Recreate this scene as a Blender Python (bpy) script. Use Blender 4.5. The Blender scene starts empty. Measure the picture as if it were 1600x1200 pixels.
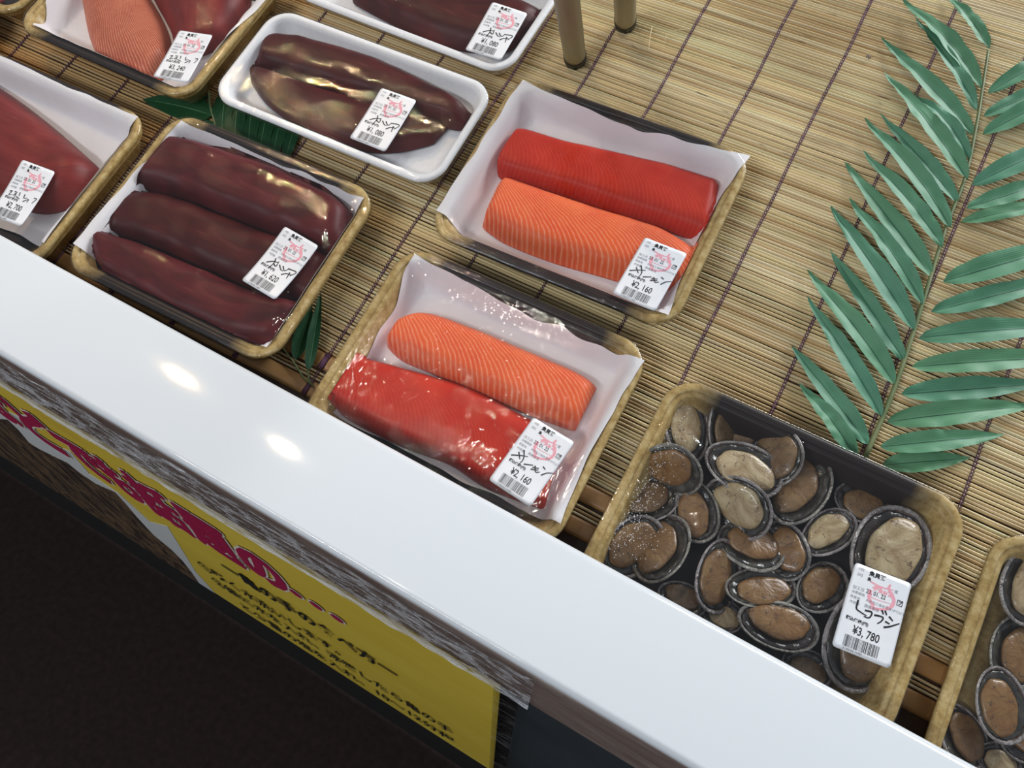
import bpy, bmesh, math, random
import numpy as np
from mathutils import Vector, Matrix, noise
from mathutils.bvhtree import BVHTree

SC = bpy.context.scene
COL = SC.collection
random.seed(7)
PI = math.pi

# ------------------------------------------------------------------ camera
FPX = 1227.845
R = np.array([[0.8673986685, 0.4322402746, -0.2465520126],
              [0.4966301039, -0.7208158222, 0.4835112102],
              [0.0312744266, -0.5418421315, -0.8398982168]])      # rows: world X, Y, Z in camera axes
RM = np.array([[0.8743856381, 0.4201957266, -0.2426629499],
               [0.4769747971, -0.8361708198, 0.2707644788],
               [-0.0891336009, -0.3524966829, -0.9315585273]])    # rows: mat u, v, w in camera axes
DM = 0.5952036                                                     # camera height over the mat plane
CAMZ = 1.35
RIMZ = 0.85
A = R @ RM.T

cam_d = bpy.data.cameras.new('camera')
cam = bpy.data.objects.new('camera', cam_d)
COL.objects.link(cam)
cr, cu_, cb = R @ np.array([1, 0, 0]), R @ np.array([0, -1, 0]), R @ np.array([0, 0, -1])
cam.matrix_world = Matrix(((cr[0], cu_[0], cb[0], 0), (cr[1], cu_[1], cb[1], 0), (cr[2], cu_[2], cb[2], CAMZ), (0, 0, 0, 1)))
cam_d.sensor_width = 36.0
cam_d.lens = FPX / 1600 * 36
cam_d.clip_start = 0.02
SC.camera = cam

# ------------------------------------------------------------------ light
wd = bpy.data.worlds.new('world')
SC.world = wd
wd.use_nodes = True
bg = wd.node_tree.nodes['Background']
bg.inputs[0].default_value = (0.80, 0.88, 1.0, 1)
bg.inputs[1].default_value = 0.32


def lamp(name, kind, loc, target, energy, color, **kw):
    d = bpy.data.lights.new(name, kind)
    d.energy = energy
    d.color = color
    for k, v in kw.items():
        setattr(d, k, v)
    o = bpy.data.objects.new(name, d)
    COL.objects.link(o)
    o.location = loc
    o.rotation_euler = (Vector(target) - Vector(loc)).to_track_quat('-Z', 'Y').to_euler()
    return o


lamp('daylight', 'AREA', (0.9, 2.9, 2.6), (0.1, 0.5, 0.85), 112, (0.95, 0.98, 1.0), shape='RECTANGLE', size=1.6, size_y=0.9)
lamp('front_fill_light', 'AREA', (-1.0, -1.6, 2.6), (-0.4, 0.1, 0.7), 27, (0.93, 0.97, 1.0), shape='RECTANGLE', size=1.6, size_y=0.16)  # added fill lamp behind the camera, brightens the poster and counter front
lamp('display_lamp', 'SPOT', (-1.04, 0.65, 2.35), (-0.45, 0.40, 0.85), 11, (1.0, 0.78, 0.52), spot_size=math.radians(52), spot_blend=0.8, shadow_soft_size=0.016)
lamp('display_lamp', 'SPOT', (-1.47, 0.73, 2.35), (-0.78, 0.45, 0.85), 18, (1.0, 0.68, 0.38), spot_size=math.radians(44), spot_blend=0.8, shadow_soft_size=0.016)
lamp('display_lamp', 'SPOT', (-0.53, 0.19, 2.35), (-0.10, 0.35, 0.85), 4, (1.0, 0.92, 0.80), spot_size=math.radians(60), spot_blend=0.8, shadow_soft_size=0.025)
SC.view_settings.view_transform = 'Standard'
SC.view_settings.look = 'None'
SC.view_settings.gamma = 1
SC.view_settings.exposure = 0.0
SC.view_settings.use_curve_mapping = False

# ------------------------------------------------------------------ frames
MF = Matrix([[A[i][0], A[i][1], A[i][2], -A[i][2] * DM + (CAMZ if i == 2 else 0)] for i in range(3)] + [[0, 0, 0, 1]])


def px(x, y, w=0.0):
    """point of the photograph -> (u, v) on the plane w above the bamboo mat, metres"""
    r = RM @ np.array([x - 800, y - 600, FPX])
    s = (w - DM) / r[2]
    return float(s * r[0]), float(s * r[1])


def pw(x, y, yv):
    """point of the photograph -> (X, Z) on the vertical plane Y = yv"""
    r = R @ np.array([x - 800, y - 600, FPX])
    s = yv / r[1]
    return float(s * r[0]), float(s * r[2]) + CAMZ


# ------------------------------------------------------------------ helpers
def link_mesh(name, verts, faces, mat, parent=None, smooth=True, uvs=None):
    me = bpy.data.meshes.new(name)
    me.from_pydata([tuple(v) for v in verts], [], faces)
    if smooth:
        me.polygons.foreach_set('use_smooth', [True] * len(me.polygons))
    if uvs is not None:
        ul = me.uv_layers.new(name='UVMap')
        for l in me.loops:
            ul.data[l.index].uv = uvs[l.vertex_index]
    me.materials.append(mat)
    o = bpy.data.objects.new(name, me)
    COL.objects.link(o)
    if parent is not None:
        o.parent = parent
    return o


def tag(o, label=None, cat=None, group=None, kind=None):
    if label:
        o['label'] = label
    if cat:
        o['category'] = cat
    if group:
        o['group'] = group
    if kind:
        o['kind'] = kind
    return o


def empty(name, M, label=None, cat=None, group=None):
    o = bpy.data.objects.new(name, None)
    o.empty_display_size = 0.02
    COL.objects.link(o)
    o.matrix_world = M
    return tag(o, label, cat, group)


def on_mat(u, v, w=0.0, rot=0.0):
    return MF @ Matrix.Translation((u, v, w)) @ Matrix.Rotation(rot, 4, 'Z')


class MB:
    def __init__(s):
        s.v = []
        s.f = []

    def add(s, vs, fs):
        n = len(s.v)
        s.v += [tuple(v) for v in vs]
        s.f += [tuple(i + n for i in f) for f in fs]

    def box(s, x0, x1, y0, y1, z0, z1):
        s.add([(x, y, z) for x in (x0, x1) for y in (y0, y1) for z in (z0, z1)],
              [(0, 1, 3, 2), (4, 6, 7, 5), (0, 4, 5, 1), (2, 3, 7, 6), (0, 2, 6, 4), (1, 5, 7, 3)])

    def tube(s, pts, rad, n=8, caps=True):
        pts = [Vector(p) for p in pts]
        rings = []
        up = Vector((0.13, 0.21, 0.97))
        for i, p in enumerate(pts):
            d = (pts[min(i + 1, len(pts) - 1)] - pts[max(i - 1, 0)]).normalized()
            a = d.cross(up)
            if a.length < 1e-4:
                a = d.cross(Vector((1, 0, 0)))
            a.normalize()
            b = a.cross(d)
            r = rad[i] if isinstance(rad, (list, tuple)) else rad
            rings.append([p + a * (r * math.cos(2 * PI * k / n)) + b * (r * math.sin(2 * PI * k / n)) for k in range(n)])
        vs = [q for rg in rings for q in rg]
        fs = []
        for i in range(len(pts) - 1):
            for k in range(n):
                fs.append((i * n + k, (i + 1) * n + k, (i + 1) * n + (k + 1) % n, i * n + (k + 1) % n))
        if caps:
            fs.append(tuple(range(n)))
            fs.append(tuple(range((len(pts) - 1) * n, len(pts) * n))[::-1])
        s.add(vs, fs)

    def build(s, name, mat, parent=None, smooth=True):
        return link_mesh(name, s.v, s.f, mat, parent, smooth)


def catmull(pts, n):
    """resample a polyline smoothly at n stations"""
    P = [np.array(p, float) for p in pts]
    P = [2 * P[0] - P[1]] + P + [2 * P[-1] - P[-2]]
    dense = []
    for i in range(1, len(P) - 2):
        for k in range(16):
            t = k / 16
            a, b, c, d = P[i - 1], P[i], P[i + 1], P[i + 2]
            dense.append(0.5 * (2 * b + (c - a) * t + (2 * a - 5 * b + 4 * c - d) * t * t + (3 * b - a - 3 * c + d) * t ** 3))
    dense.append(P[-2])
    L = [0]
    for a, b in zip(dense, dense[1:]):
        L.append(L[-1] + float(np.linalg.norm(b - a)))
    D = np.array(dense)
    t = np.linspace(0, L[-1], n)
    return np.stack([np.interp(t, L, D[:, k]) for k in range(D.shape[1])], 1)


# ------------------------------------------------------------------ materials
def new_mat(name, rough=0.5, base=(0.8, 0.8, 0.8), spec=0.5, coat=0.0, coat_rough=0.1, sss=0.0, metal=0.0):
    m = bpy.data.materials.new(name)
    m.use_nodes = True
    b = m.node_tree.nodes['Principled BSDF']
    b.inputs['Base Color'].default_value = (*base, 1)
    b.inputs['Roughness'].default_value = rough
    b.inputs['Specular IOR Level'].default_value = spec
    b.inputs['Coat Weight'].default_value = coat
    b.inputs['Coat Roughness'].default_value = coat_rough
    b.inputs['Metallic'].default_value = metal
    if sss:
        b.inputs['Subsurface Weight'].default_value = sss
        b.inputs['Subsurface Radius'].default_value = (0.004, 0.0015, 0.0008)
        b.inputs['Subsurface Scale'].default_value = 1.0
    return m, m.node_tree, b


def nd(nt, typ, **kw):
    n = nt.nodes.new(typ)
    for k, v in kw.items():
        if isinstance(k, str) and k.startswith('i_'):
            n.inputs[k[2:]].default_value = v
        else:
            setattr(n, k, v)
    return n


def coords(nt, which='Object', scale=(1, 1, 1), rot=(0, 0, 0)):
    t = nd(nt, 'ShaderNodeTexCoord')
    mp = nd(nt, 'ShaderNodeMapping')
    mp.inputs['Scale'].default_value = scale
    mp.inputs['Rotation'].default_value = rot
    nt.links.new(t.outputs[which], mp.inputs['Vector'])
    return mp.outputs['Vector']


def noise_tex(nt, vec, scale, detail=3, rough=0.55, dist=0.0):
    n = nd(nt, 'ShaderNodeTexNoise')
    n.inputs['Scale'].default_value = scale
    n.inputs['Detail'].default_value = detail
    n.inputs['Roughness'].default_value = rough
    n.inputs['Distortion'].default_value = dist
    nt.links.new(vec, n.inputs['Vector'])
    return n.outputs['Fac']


def ramp(nt, fac, stops, interp='LINEAR'):
    r = nd(nt, 'ShaderNodeValToRGB')
    cr_ = r.color_ramp
    cr_.interpolation = interp
    while len(cr_.elements) > 1:
        cr_.elements.remove(cr_.elements[-1])
    for i, (p, c) in enumerate(stops):
        e = cr_.elements[0] if i == 0 else cr_.elements.new(p)
        e.position = p
        e.color = (*c, 1) if len(c) == 3 else c
    nt.links.new(fac, r.inputs['Fac'])
    return r.outputs['Color']


def mix(nt, fac, a, b, mode='MIX'):
    m = nd(nt, 'ShaderNodeMix', data_type='RGBA', blend_type=mode)
    for s, v in ((m.inputs['Factor'], fac), (m.inputs['A'], a), (m.inputs['B'], b)):
        if isinstance(v, bpy.types.NodeSocket):
            nt.links.new(v, s)
        elif isinstance(v, (int, float)):
            s.default_value = v
        else:
            s.default_value = (*v, 1)
    return m.outputs['Result']


def math_(nt, op, a, b=0.0, c=0.0, clamp=False):
    m = nd(nt, 'ShaderNodeMath', operation=op, use_clamp=clamp)
    for s, v in zip(m.inputs, (a, b, c)):
        if isinstance(v, bpy.types.NodeSocket):
            nt.links.new(v, s)
        else:
            s.default_value = v
    return m.outputs[0]


def bump(nt, b, height, strength=0.3, dist=0.001):
    n = nd(nt, 'ShaderNodeBump')
    n.inputs['Strength'].default_value = strength
    n.inputs['Distance'].default_value = dist
    nt.links.new(height, n.inputs['Height'])
    nt.links.new(n.outputs['Normal'], b.inputs['Normal'])
    return n


def mottled(name, c1, c2, scale, rough=0.5, bs=0.0, bscale=None, bd=0.001, stretch=(1, 1, 1), **kw):
    m, nt, b = new_mat(name, rough, c1, **kw)
    v = coords(nt, 'Object', stretch)
    f = noise_tex(nt, v, scale, 4)
    nt.links.new(ramp(nt, f, [(0.3, c1), (0.7, c2)]), b.inputs['Base Color'])
    if bs:
        bump(nt, b, noise_tex(nt, v, bscale or scale * 3, 3), bs, bd)
    return m


# bamboo slats: every slat its own tone
def make_slat_mat(name, cols, dark=0.5):
    m, nt, b = new_mat(name, 0.5, spec=0.35)
    g = nd(nt, 'ShaderNodeNewGeometry')
    c = ramp(nt, g.outputs['Random Per Island'], cols)
    v = coords(nt, 'Object', (10, 160, 160))
    n1 = noise_tex(nt, v, 1.0, 4, 0.6)
    c = mix(nt, math_(nt, 'MULTIPLY', ramp(nt, n1, [(0.48, (0, 0, 0)), (0.75, (1, 1, 1))]), dark), c, (0.16, 0.075, 0.02))
    v2 = coords(nt, 'Object', (45, 330, 330))
    n2 = noise_tex(nt, v2, 1.0, 2, 0.5)
    c = mix(nt, ramp(nt, n2, [(0.68, (0, 0, 0)), (0.78, (0.8, 0.8, 0.8))]), c, (0.09, 0.05, 0.03))
    v3 = coords(nt, 'Object', (4, 6, 6))
    c = mix(nt, ramp(nt, noise_tex(nt, v3, 1.0, 2), [(0.4, (0, 0, 0)), (0.7, (0.6, 0.6, 0.6))]), c, (0.34, 0.20, 0.07))
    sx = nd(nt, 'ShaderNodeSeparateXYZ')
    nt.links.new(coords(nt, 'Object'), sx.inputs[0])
    left_tint = math_(nt, 'MULTIPLY', math_(nt, 'SUBTRACT', -0.22, math_(nt, 'ADD', sx.outputs['X'], math_(nt, 'MULTIPLY', n1, 0.15))), 1.5, clamp=True)  # slats turn more orange towards the left end of the mat
    c = mix(nt, math_(nt, 'MULTIPLY', left_tint, 0.7), c, (0.52, 0.24, 0.065))
    nt.links.new(c, b.inputs['Base Color'])
    v4 = coords(nt, 'Object', (60, 1400, 1400))
    bump(nt, b, noise_tex(nt, v4, 1.0, 2), 0.35, 0.0006)
    return m


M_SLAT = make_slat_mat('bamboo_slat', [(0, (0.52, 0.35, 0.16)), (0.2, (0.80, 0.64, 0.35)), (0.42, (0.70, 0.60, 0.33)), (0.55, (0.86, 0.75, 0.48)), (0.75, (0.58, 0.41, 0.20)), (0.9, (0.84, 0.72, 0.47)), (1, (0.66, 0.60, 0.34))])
M_STRIP = mottled('bamboo_flat_strip', (0.36, 0.17, 0.05), (0.50, 0.29, 0.12), 30, 0.4, 0.2, 200, stretch=(0.1, 1, 1))
M_WOOD = mottled('board_under_mat', (0.030, 0.015, 0.007), (0.07, 0.032, 0.012), 8, 0.6, stretch=(0.2, 2, 1))
M_THREAD = mottled('purple_thread', (0.045, 0.012, 0.035), (0.16, 0.07, 0.13), 120, 0.8)
M_RIM, nt, b = new_mat('white_acrylic', 0.065, (0.69, 0.72, 0.745), 0.45)
v = coords(nt, 'Object')
sp = ramp(nt, noise_tex(nt, v, 75, 2, 0.5), [(0.79, (0.69, 0.72, 0.745)), (0.83, (0.35, 0.33, 0.30))])
nt.links.new(sp, b.inputs['Base Color'])
bump(nt, b, noise_tex(nt, v, 9, 3), 0.12, 0.002)
M_BLACK, _, _ = new_mat('black_ink', 0.5, (0.01, 0.01, 0.012))
M_MARK, _, _ = new_mat('grey_marker_ink', 0.5, (0.045, 0.045, 0.05))
M_STAMP, _, _ = new_mat('red_stamp_ink', 0.6, (0.85, 0.38, 0.44))
M_GREYTXT, _, _ = new_mat('grey_print', 0.6, (0.18, 0.19, 0.22))
M_LABEL = mottled('label_paper', (0.80, 0.81, 0.84), (0.86, 0.86, 0.88), 60, 0.38, 0.05, 100)
M_FOAM = mottled('white_foam', (0.82, 0.83, 0.85), (0.88, 0.88, 0.90), 220, 0.42, 0.1, 600)
M_FLOOR = mottled('dark_floor', (0.012, 0.0065, 0.0055), (0.024, 0.0135, 0.0115), 90, 0.8, 0.3, 300)
M_FLOOR.node_tree.nodes['Principled BSDF'].inputs['Specular IOR Level'].default_value = 0.2


# gold and black printed tray
def tray_mat():
    m, nt, b = new_mat('gold_black_tray', 0.38, spec=0.3)
    t = nd(nt, 'ShaderNodeTexCoord')
    s = nd(nt, 'ShaderNodeSeparateXYZ')
    nt.links.new(t.outputs['Object'], s.inputs[0])
    v = coords(nt, 'Object')
    n = noise_tex(nt, v, 22, 3)
    ax = math_(nt, 'ABSOLUTE', s.outputs['X'])
    f = math_(nt, 'ADD', ax, math_(nt, 'MULTIPLY', math_(nt, 'SUBTRACT', n, 0.5), 0.022))
    f = math_(nt, 'DIVIDE', math_(nt, 'SUBTRACT', f, 0.070), 0.022, clamp=True)
    gold = ramp(nt, noise_tex(nt, v, 150, 4, 0.7), [(0.3, (0.30, 0.18, 0.05)), (0.5, (0.46, 0.32, 0.12)), (0.7, (0.62, 0.48, 0.24))])
    nt.links.new(mix(nt, f, (0.020, 0.013, 0.011), gold), b.inputs['Base Color'])
    bump(nt, b, noise_tex(nt, v, 500, 2), 0.15, 0.0005)
    return m


M_TRAY = tray_mat()


def film_mat(name, tint=0.97, wr=0.22, sc=(60, 25, 40), haze=0.0, maxf=0.5):
    m = bpy.data.materials.new(name)
    m.use_nodes = True
    nt = m.node_tree
    nt.nodes.clear()
    out = nd(nt, 'ShaderNodeOutputMaterial')
    tr = nd(nt, 'ShaderNodeBsdfTransparent')
    tr.inputs[0].default_value = (tint, tint, tint, 1)
    gl = nd(nt, 'ShaderNodeBsdfGlossy')
    gl.inputs['Roughness'].default_value = 0.03
    fr = nd(nt, 'ShaderNodeLayerWeight')
    fr.inputs['Blend'].default_value = 0.5
    v = coords(nt, 'Object', sc)
    n1 = noise_tex(nt, v, 1.0, 3, 0.5, 0.6)
    v2 = coords(nt, 'Object', (260, 90, 100), (0, 0, 0.5))
    n2 = noise_tex(nt, v2, 1.0, 2, 0.5, 1.0)
    n2 = math_(nt, 'POWER', n2, 3.0)
    h = math_(nt, 'ADD', math_(nt, 'MULTIPLY', n1, 0.45), math_(nt, 'MULTIPLY', n2, 0.7))
    msk = ramp(nt, noise_tex(nt, coords(nt, 'Object', (22, 22, 22), (0, 0, 1.0)), 1.0, 2), [(0.50, (0, 0, 0)), (0.68, (1, 1, 1))])
    n4 = noise_tex(nt, coords(nt, 'Object', (420, 170, 200), (0, 0, 0.4)), 1.0, 3, 0.6, 1.5)
    h = math_(nt, 'ADD', h, math_(nt, 'MULTIPLY', math_(nt, 'MULTIPLY', n4, msk), 0.6))
    bp = nd(nt, 'ShaderNodeBump')
    bp.inputs['Strength'].default_value = wr
    bp.inputs['Distance'].default_value = 0.0025
    nt.links.new(h, bp.inputs['Height'])
    nt.links.new(bp.outputs['Normal'], gl.inputs['Normal'])
    nt.links.new(bp.outputs['Normal'], fr.inputs['Normal'])
    f = math_(nt, 'MULTIPLY_ADD', math_(nt, 'POWER', fr.outputs['Facing'], 4.0), maxf, 0.045, clamp=True)
    mx = nd(nt, 'ShaderNodeMixShader')
    nt.links.new(f, mx.inputs[0])
    nt.links.new(tr.outputs[0], mx.inputs[1])
    nt.links.new(gl.outputs[0], mx.inputs[2])
    last = mx
    if haze:
        df = nd(nt, 'ShaderNodeBsdfDiffuse')
        df.inputs[0].default_value = (0.88, 0.88, 0.90, 1)
        n3 = noise_tex(nt, coords(nt, 'Object', (14, 130, 130)), 1.0, 5, 0.7, 3.0)
        hz = ramp(nt, n3, [(0.57, (0, 0, 0)), (0.63, (haze, haze, haze))])
        if haze > 0.3:
            vo = nd(nt, 'ShaderNodeTexVoronoi', feature='DISTANCE_TO_EDGE')
            vo.inputs['Scale'].default_value = 1.0
            wv = nd(nt, 'ShaderNodeVectorMath', operation='ADD')
            nz = nd(nt, 'ShaderNodeTexNoise')
            nz.inputs['Scale'].default_value = 60.0
            sc2 = nd(nt, 'ShaderNodeVectorMath', operation='SCALE')
            sc2.inputs['Scale'].default_value = 0.9
            nt.links.new(nz.outputs['Color'], sc2.inputs[0])
            nt.links.new(coords(nt, 'Object', (26, 1, 75)), wv.inputs[0])
            nt.links.new(sc2.outputs[0], wv.inputs[1])
            nt.links.new(wv.outputs[0], vo.inputs['Vector'])
            crk = ramp(nt, vo.outputs['Distance'], [(0.0, (0.8, 0.8, 0.8)), (0.035, (0.25, 0.25, 0.25)), (0.06, (0, 0, 0))])
            sz_ = nd(nt, 'ShaderNodeSeparateXYZ')
            nt.links.new(coords(nt, 'Object'), sz_.inputs[0])
            low = math_(nt, 'DIVIDE', math_(nt, 'SUBTRACT', RIMZ - 0.066, sz_.outputs['Z']), 0.02, clamp=True)
            low = math_(nt, 'MULTIPLY', low, ramp(nt, n3, [(0.38, (0, 0, 0)), (0.55, (0.8, 0.8, 0.8))]))
            hz = math_(nt, 'MAXIMUM', math_(nt, 'MAXIMUM', crk, low), hz)
        m2 = nd(nt, 'ShaderNodeMixShader')
        nt.links.new(hz, m2.inputs[0])
        nt.links.new(mx.outputs[0], m2.inputs[1])
        nt.links.new(df.outputs[0], m2.inputs[2])
        last = m2
    nt.links.new(last.outputs[0], out.inputs['Surface'])
    return m


M_FILM = film_mat('cling_film')
M_VINYL = film_mat('crinkled_clear_vinyl', 0.93, 1.0, (30, 160, 160), haze=0.62, maxf=0.3)
M_SLEEVE = film_mat('clear_sleeve', 0.9, 0.3, (15, 15, 15), haze=0.12, maxf=0.1)

M_LINER = mottled('white_liner_paper', (0.76, 0.73, 0.74), (0.86, 0.84, 0.86), 14, 0.7, 0.25, 45, 0.003)


# salmon: fat lines follow the uv of the fillet (u along, v across, metres)
def salmon_mat(name, base1, base2, line, strength, pitch=0.0042, skew=0.9, rough=0.42):
    m, nt, b = new_mat(name, rough, spec=0.15, sss=0.10)
    t = nd(nt, 'ShaderNodeTexCoord')
    s = nd(nt, 'ShaderNodeSeparateXYZ')
    nt.links.new(t.outputs['UV'], s.inputs[0])
    v = coords(nt, 'UV')
    n = noise_tex(nt, v, 38, 3)
    nf = noise_tex(nt, v, 260, 2)
    # curved chevrons
    dv = math_(nt, 'SUBTRACT', s.outputs['Y'], 0.020)
    bend = math_(nt, 'MULTIPLY', math_(nt, 'MULTIPLY', dv, dv), 22.0)
    ph = math_(nt, 'ADD', s.outputs['X'], math_(nt, 'MULTIPLY', s.outputs['Y'], skew))
    ph = math_(nt, 'ADD', ph, bend)
    ph = math_(nt, 'ADD', ph, math_(nt, 'MULTIPLY', n, 0.009))
    sn = math_(nt, 'SINE', math_(nt, 'MULTIPLY', ph, 2 * PI / pitch))
    ln = math_(nt, 'POWER', math_(nt, 'MULTIPLY_ADD', sn, 0.5, 0.5), 3.5)
    ln = math_(nt, 'MULTIPLY', ln, math_(nt, 'MULTIPLY_ADD', nf, 1.2, 0.0))
    ln = math_(nt, 'MULTIPLY', ln, strength, clamp=True)
    base = ramp(nt, noise_tex(nt, v, 30, 3), [(0.3, base1), (0.7, base2)])
    nt.links.new(mix(nt, ln, base, line), b.inputs['Base Color'])
    bump(nt, b, ln, 0.12, 0.0008)
    return m


M_SALMON_O = salmon_mat('salmon_orange', (0.72, 0.085, 0.025), (0.82, 0.15, 0.045), (0.92, 0.42, 0.25), 0.80, 0.0050)
M_SALMON_R = salmon_mat('salmon_red', (0.44, 0.020, 0.010), (0.55, 0.038, 0.018), (0.70, 0.13, 0.07), 0.25, 0.0040, 0.5)
M_PALE = salmon_mat('pale_fatty_fish', (0.40, 0.080, 0.040), (0.50, 0.13, 0.065), (0.72, 0.34, 0.22), 1.1, 0.0048, 1.6)


def tuna_mat(name, c1, c2, c3):
    m, nt, b = new_mat(name, 0.45, spec=0.22)
    v = coords(nt, 'UV', (1, 3.5, 1))
    n1 = noise_tex(nt, v, 16, 4, 0.55, 0.8)
    c = ramp(nt, n1, [(0.28, c1), (0.55, c2), (0.8, c3)])
    n2 = noise_tex(nt, coords(nt, 'UV', (8, 45, 1), (0, 0, 0.12)), 1.0, 3, 0.5, 2.0)
    c = mix(nt, ramp(nt, n2, [(0.66, (0, 0, 0)), (0.78, (0.35, 0.35, 0.35))]), c, (0.42, 0.16, 0.13))
    nt.links.new(c, b.inputs['Base Color'])
    bump(nt, b, n1, 0.3, 0.002)
    return m


M_TUNA = tuna_mat('dark_tuna', (0.032, 0.0035, 0.003), (0.070, 0.0075, 0.006), (0.115, 0.018, 0.014))
M_TUNA2 = tuna_mat('dark_tuna_purple', (0.040, 0.0045, 0.005), (0.100, 0.011, 0.012), (0.15, 0.025, 0.024))
M_TUNA3 = tuna_mat('red_tuna', (0.13, 0.012, 0.010), (0.20, 0.022, 0.017), (0.26, 0.045, 0.034))


def leaf_mat(name, c1, c2, vein):
    m, nt, b = new_mat(name, 0.5, spec=0.4)
    s = nd(nt, 'ShaderNodeSeparateXYZ')
    nt.links.new(coords(nt, 'UV'), s.inputs[0])
    v = coords(nt, 'UV', (3, 30, 1))
    n1 = noise_tex(nt, v, 2.0, 3)
    g = nd(nt, 'ShaderNodeObjectInfo')
    c = ramp(nt, n1, [(0.3, c1), (0.7, c2)])
    c = mix(nt, math_(nt, 'MULTIPLY', g.outputs['Random'], 0.35), c, (c2[0] * 1.5, c2[1] * 1.15, c2[2] * 0.7))
    mid = math_(nt, 'ABSOLUTE', math_(nt, 'SUBTRACT', s.outputs['Y'], 0.5))
    mv = math_(nt, 'LESS_THAN', mid, 0.018)
    c = mix(nt, mv, c, vein)
    nt.links.new(c, b.inputs['Base Color'])
    st = math_(nt, 'SINE', math_(nt, 'MULTIPLY', s.outputs['Y'], 90.0))
    bump(nt, b, st, 0.12, 0.0006)
    return m


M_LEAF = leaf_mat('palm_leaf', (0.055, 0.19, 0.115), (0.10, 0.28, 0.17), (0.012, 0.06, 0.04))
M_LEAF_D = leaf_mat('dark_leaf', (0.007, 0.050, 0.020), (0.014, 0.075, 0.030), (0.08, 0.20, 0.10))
M_RACHIS = mottled('leaf_stalk', (0.10, 0.15, 0.055), (0.20, 0.22, 0.10), 60, 0.5)
M_BAMBOO = mottled('grey_bamboo', (0.17, 0.13, 0.07), (0.36, 0.31, 0.18), 28, 0.45, 0.2, 80, stretch=(1, 1, 0.12))
M_CAP, _, _ = new_mat('black_rubber', 0.45, (0.012, 0.013, 0.013))
M_STRAW, _, _ = new_mat('straw', 0.6, (0.62, 0.50, 0.28))


# abalone
def obj_random_mix(name, pairs, scale, rough, bs, bd, spec=0.5, coat=0.0, spots=None):
    m, nt, b = new_mat(name, rough, spec=spec, coat=coat, coat_rough=0.08)
    v = coords(nt, 'Object')
    g = nd(nt, 'ShaderNodeObjectInfo')
    n = noise_tex(nt, v, scale, 4, 0.6, 0.6)
    cols = [ramp(nt, n, [(0.3, a), (0.7, c)]) for a, c in pairs]
    c = mix(nt, g.outputs['Random'], cols[0], cols[1])
    if spots:
        n2 = noise_tex(nt, v, 6.5, 3, 0.65)
        c = mix(nt, ramp(nt, n2, [(0.60, (0, 0, 0)), (0.68, (0.9, 0.9, 0.9))]), c, spots)
    nt.links.new(c, b.inputs['Base Color'])
    bump(nt, b, n, bs, bd)
    return m


M_FOOT_B = obj_random_mix('abalone_foot_brown', [((0.10, 0.055, 0.024), (0.22, 0.145, 0.068)), ((0.17, 0.070, 0.018), (0.27, 0.15, 0.052))], 2.6, 0.35, 0.15, 0.03, coat=0.35, spots=(0.06, 0.035, 0.02))
M_FOOT_C = obj_random_mix('abalone_foot_cream', [((0.26, 0.17, 0.08), (0.50, 0.41, 0.24)), ((0.30, 0.19, 0.09), (0.56, 0.46, 0.28))], 2.2, 0.35, 0.15, 0.03, coat=0.35, spots=(0.12, 0.07, 0.035))
M_MANTLE = obj_random_mix('abalone_mantle', [((0.006, 0.005, 0.005), (0.045, 0.034, 0.030)), ((0.006, 0.007, 0.006), (0.075, 0.070, 0.055))], 2.2, 0.2, 0.15, 0.03, coat=0.5)
M_SHELL = obj_random_mix('abalone_shell', [((0.07, 0.045, 0.045), (0.20, 0.15, 0.14)), ((0.10, 0.035, 0.03), (0.24, 0.17, 0.13))], 5, 0.3, 0.6, 0.05, coat=0.4)
M_LIP = obj_random_mix('abalone_shell_lip', [((0.10, 0.08, 0.08), (0.46, 0.42, 0.41)), ((0.10, 0.09, 0.08), (0.34, 0.33, 0.28))], 3, 0.25, 0.5, 0.03, coat=0.4)

# counter front
M_BAND, nt, b = new_mat('brown_edge_band', 0.4, (0.11, 0.085, 0.078))
v = coords(nt, 'Object', (9, 60, 60))
n = noise_tex(nt, v, 1.0, 4, 0.65, 0.8)
c = ramp(nt, n, [(0.35, (0.15, 0.10, 0.085)), (0.6, (0.24, 0.18, 0.155)), (0.8, (0.40, 0.33, 0.27))])
v2 = coords(nt, 'Object', (14, 30, 30))
c = mix(nt, ramp(nt, noise_tex(nt, v2, 1.0, 3), [(0.64, (0, 0, 0)), (0.75, (0.7, 0.7, 0.7))]), c, (0.16, 0.055, 0.02))
nt.links.new(c, b.inputs['Base Color'])
M_PANEL = mottled('dark_slate_panel', (0.022, 0.030, 0.034), (0.060, 0.075, 0.085), 4, 0.25, 0.05, 20)
M_YELLOW, nt, b = new_mat('yellow_poster', 0.35, (0.62, 0.44, 0.03))
v = coords(nt, 'Object', (5, 1, 14))
c = ramp(nt, noise_tex(nt, v, 1.0, 4, 0.6), [(0.35, (0.74, 0.55, 0.07)), (0.62, (0.68, 0.48, 0.05)), (0.8, (0.56, 0.33, 0.04))])
nt.links.new(c, b.inputs['Base Color'])
M_PWHITE, _, _ = new_mat('poster_white', 0.4, (0.60, 0.60, 0.58))
M_MAGENTA, _, _ = new_mat('poster_magenta', 0.4, (0.36, 0.012, 0.065))
M_PINKEDGE, _, _ = new_mat('poster_pale_edge', 0.4, (0.72, 0.62, 0.52))
M_BARN, nt, b = new_mat('printed_barnacles', 0.4)
v = coords(nt, 'Object', (45, 1, 16), (0, 0.35, 0))
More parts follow.
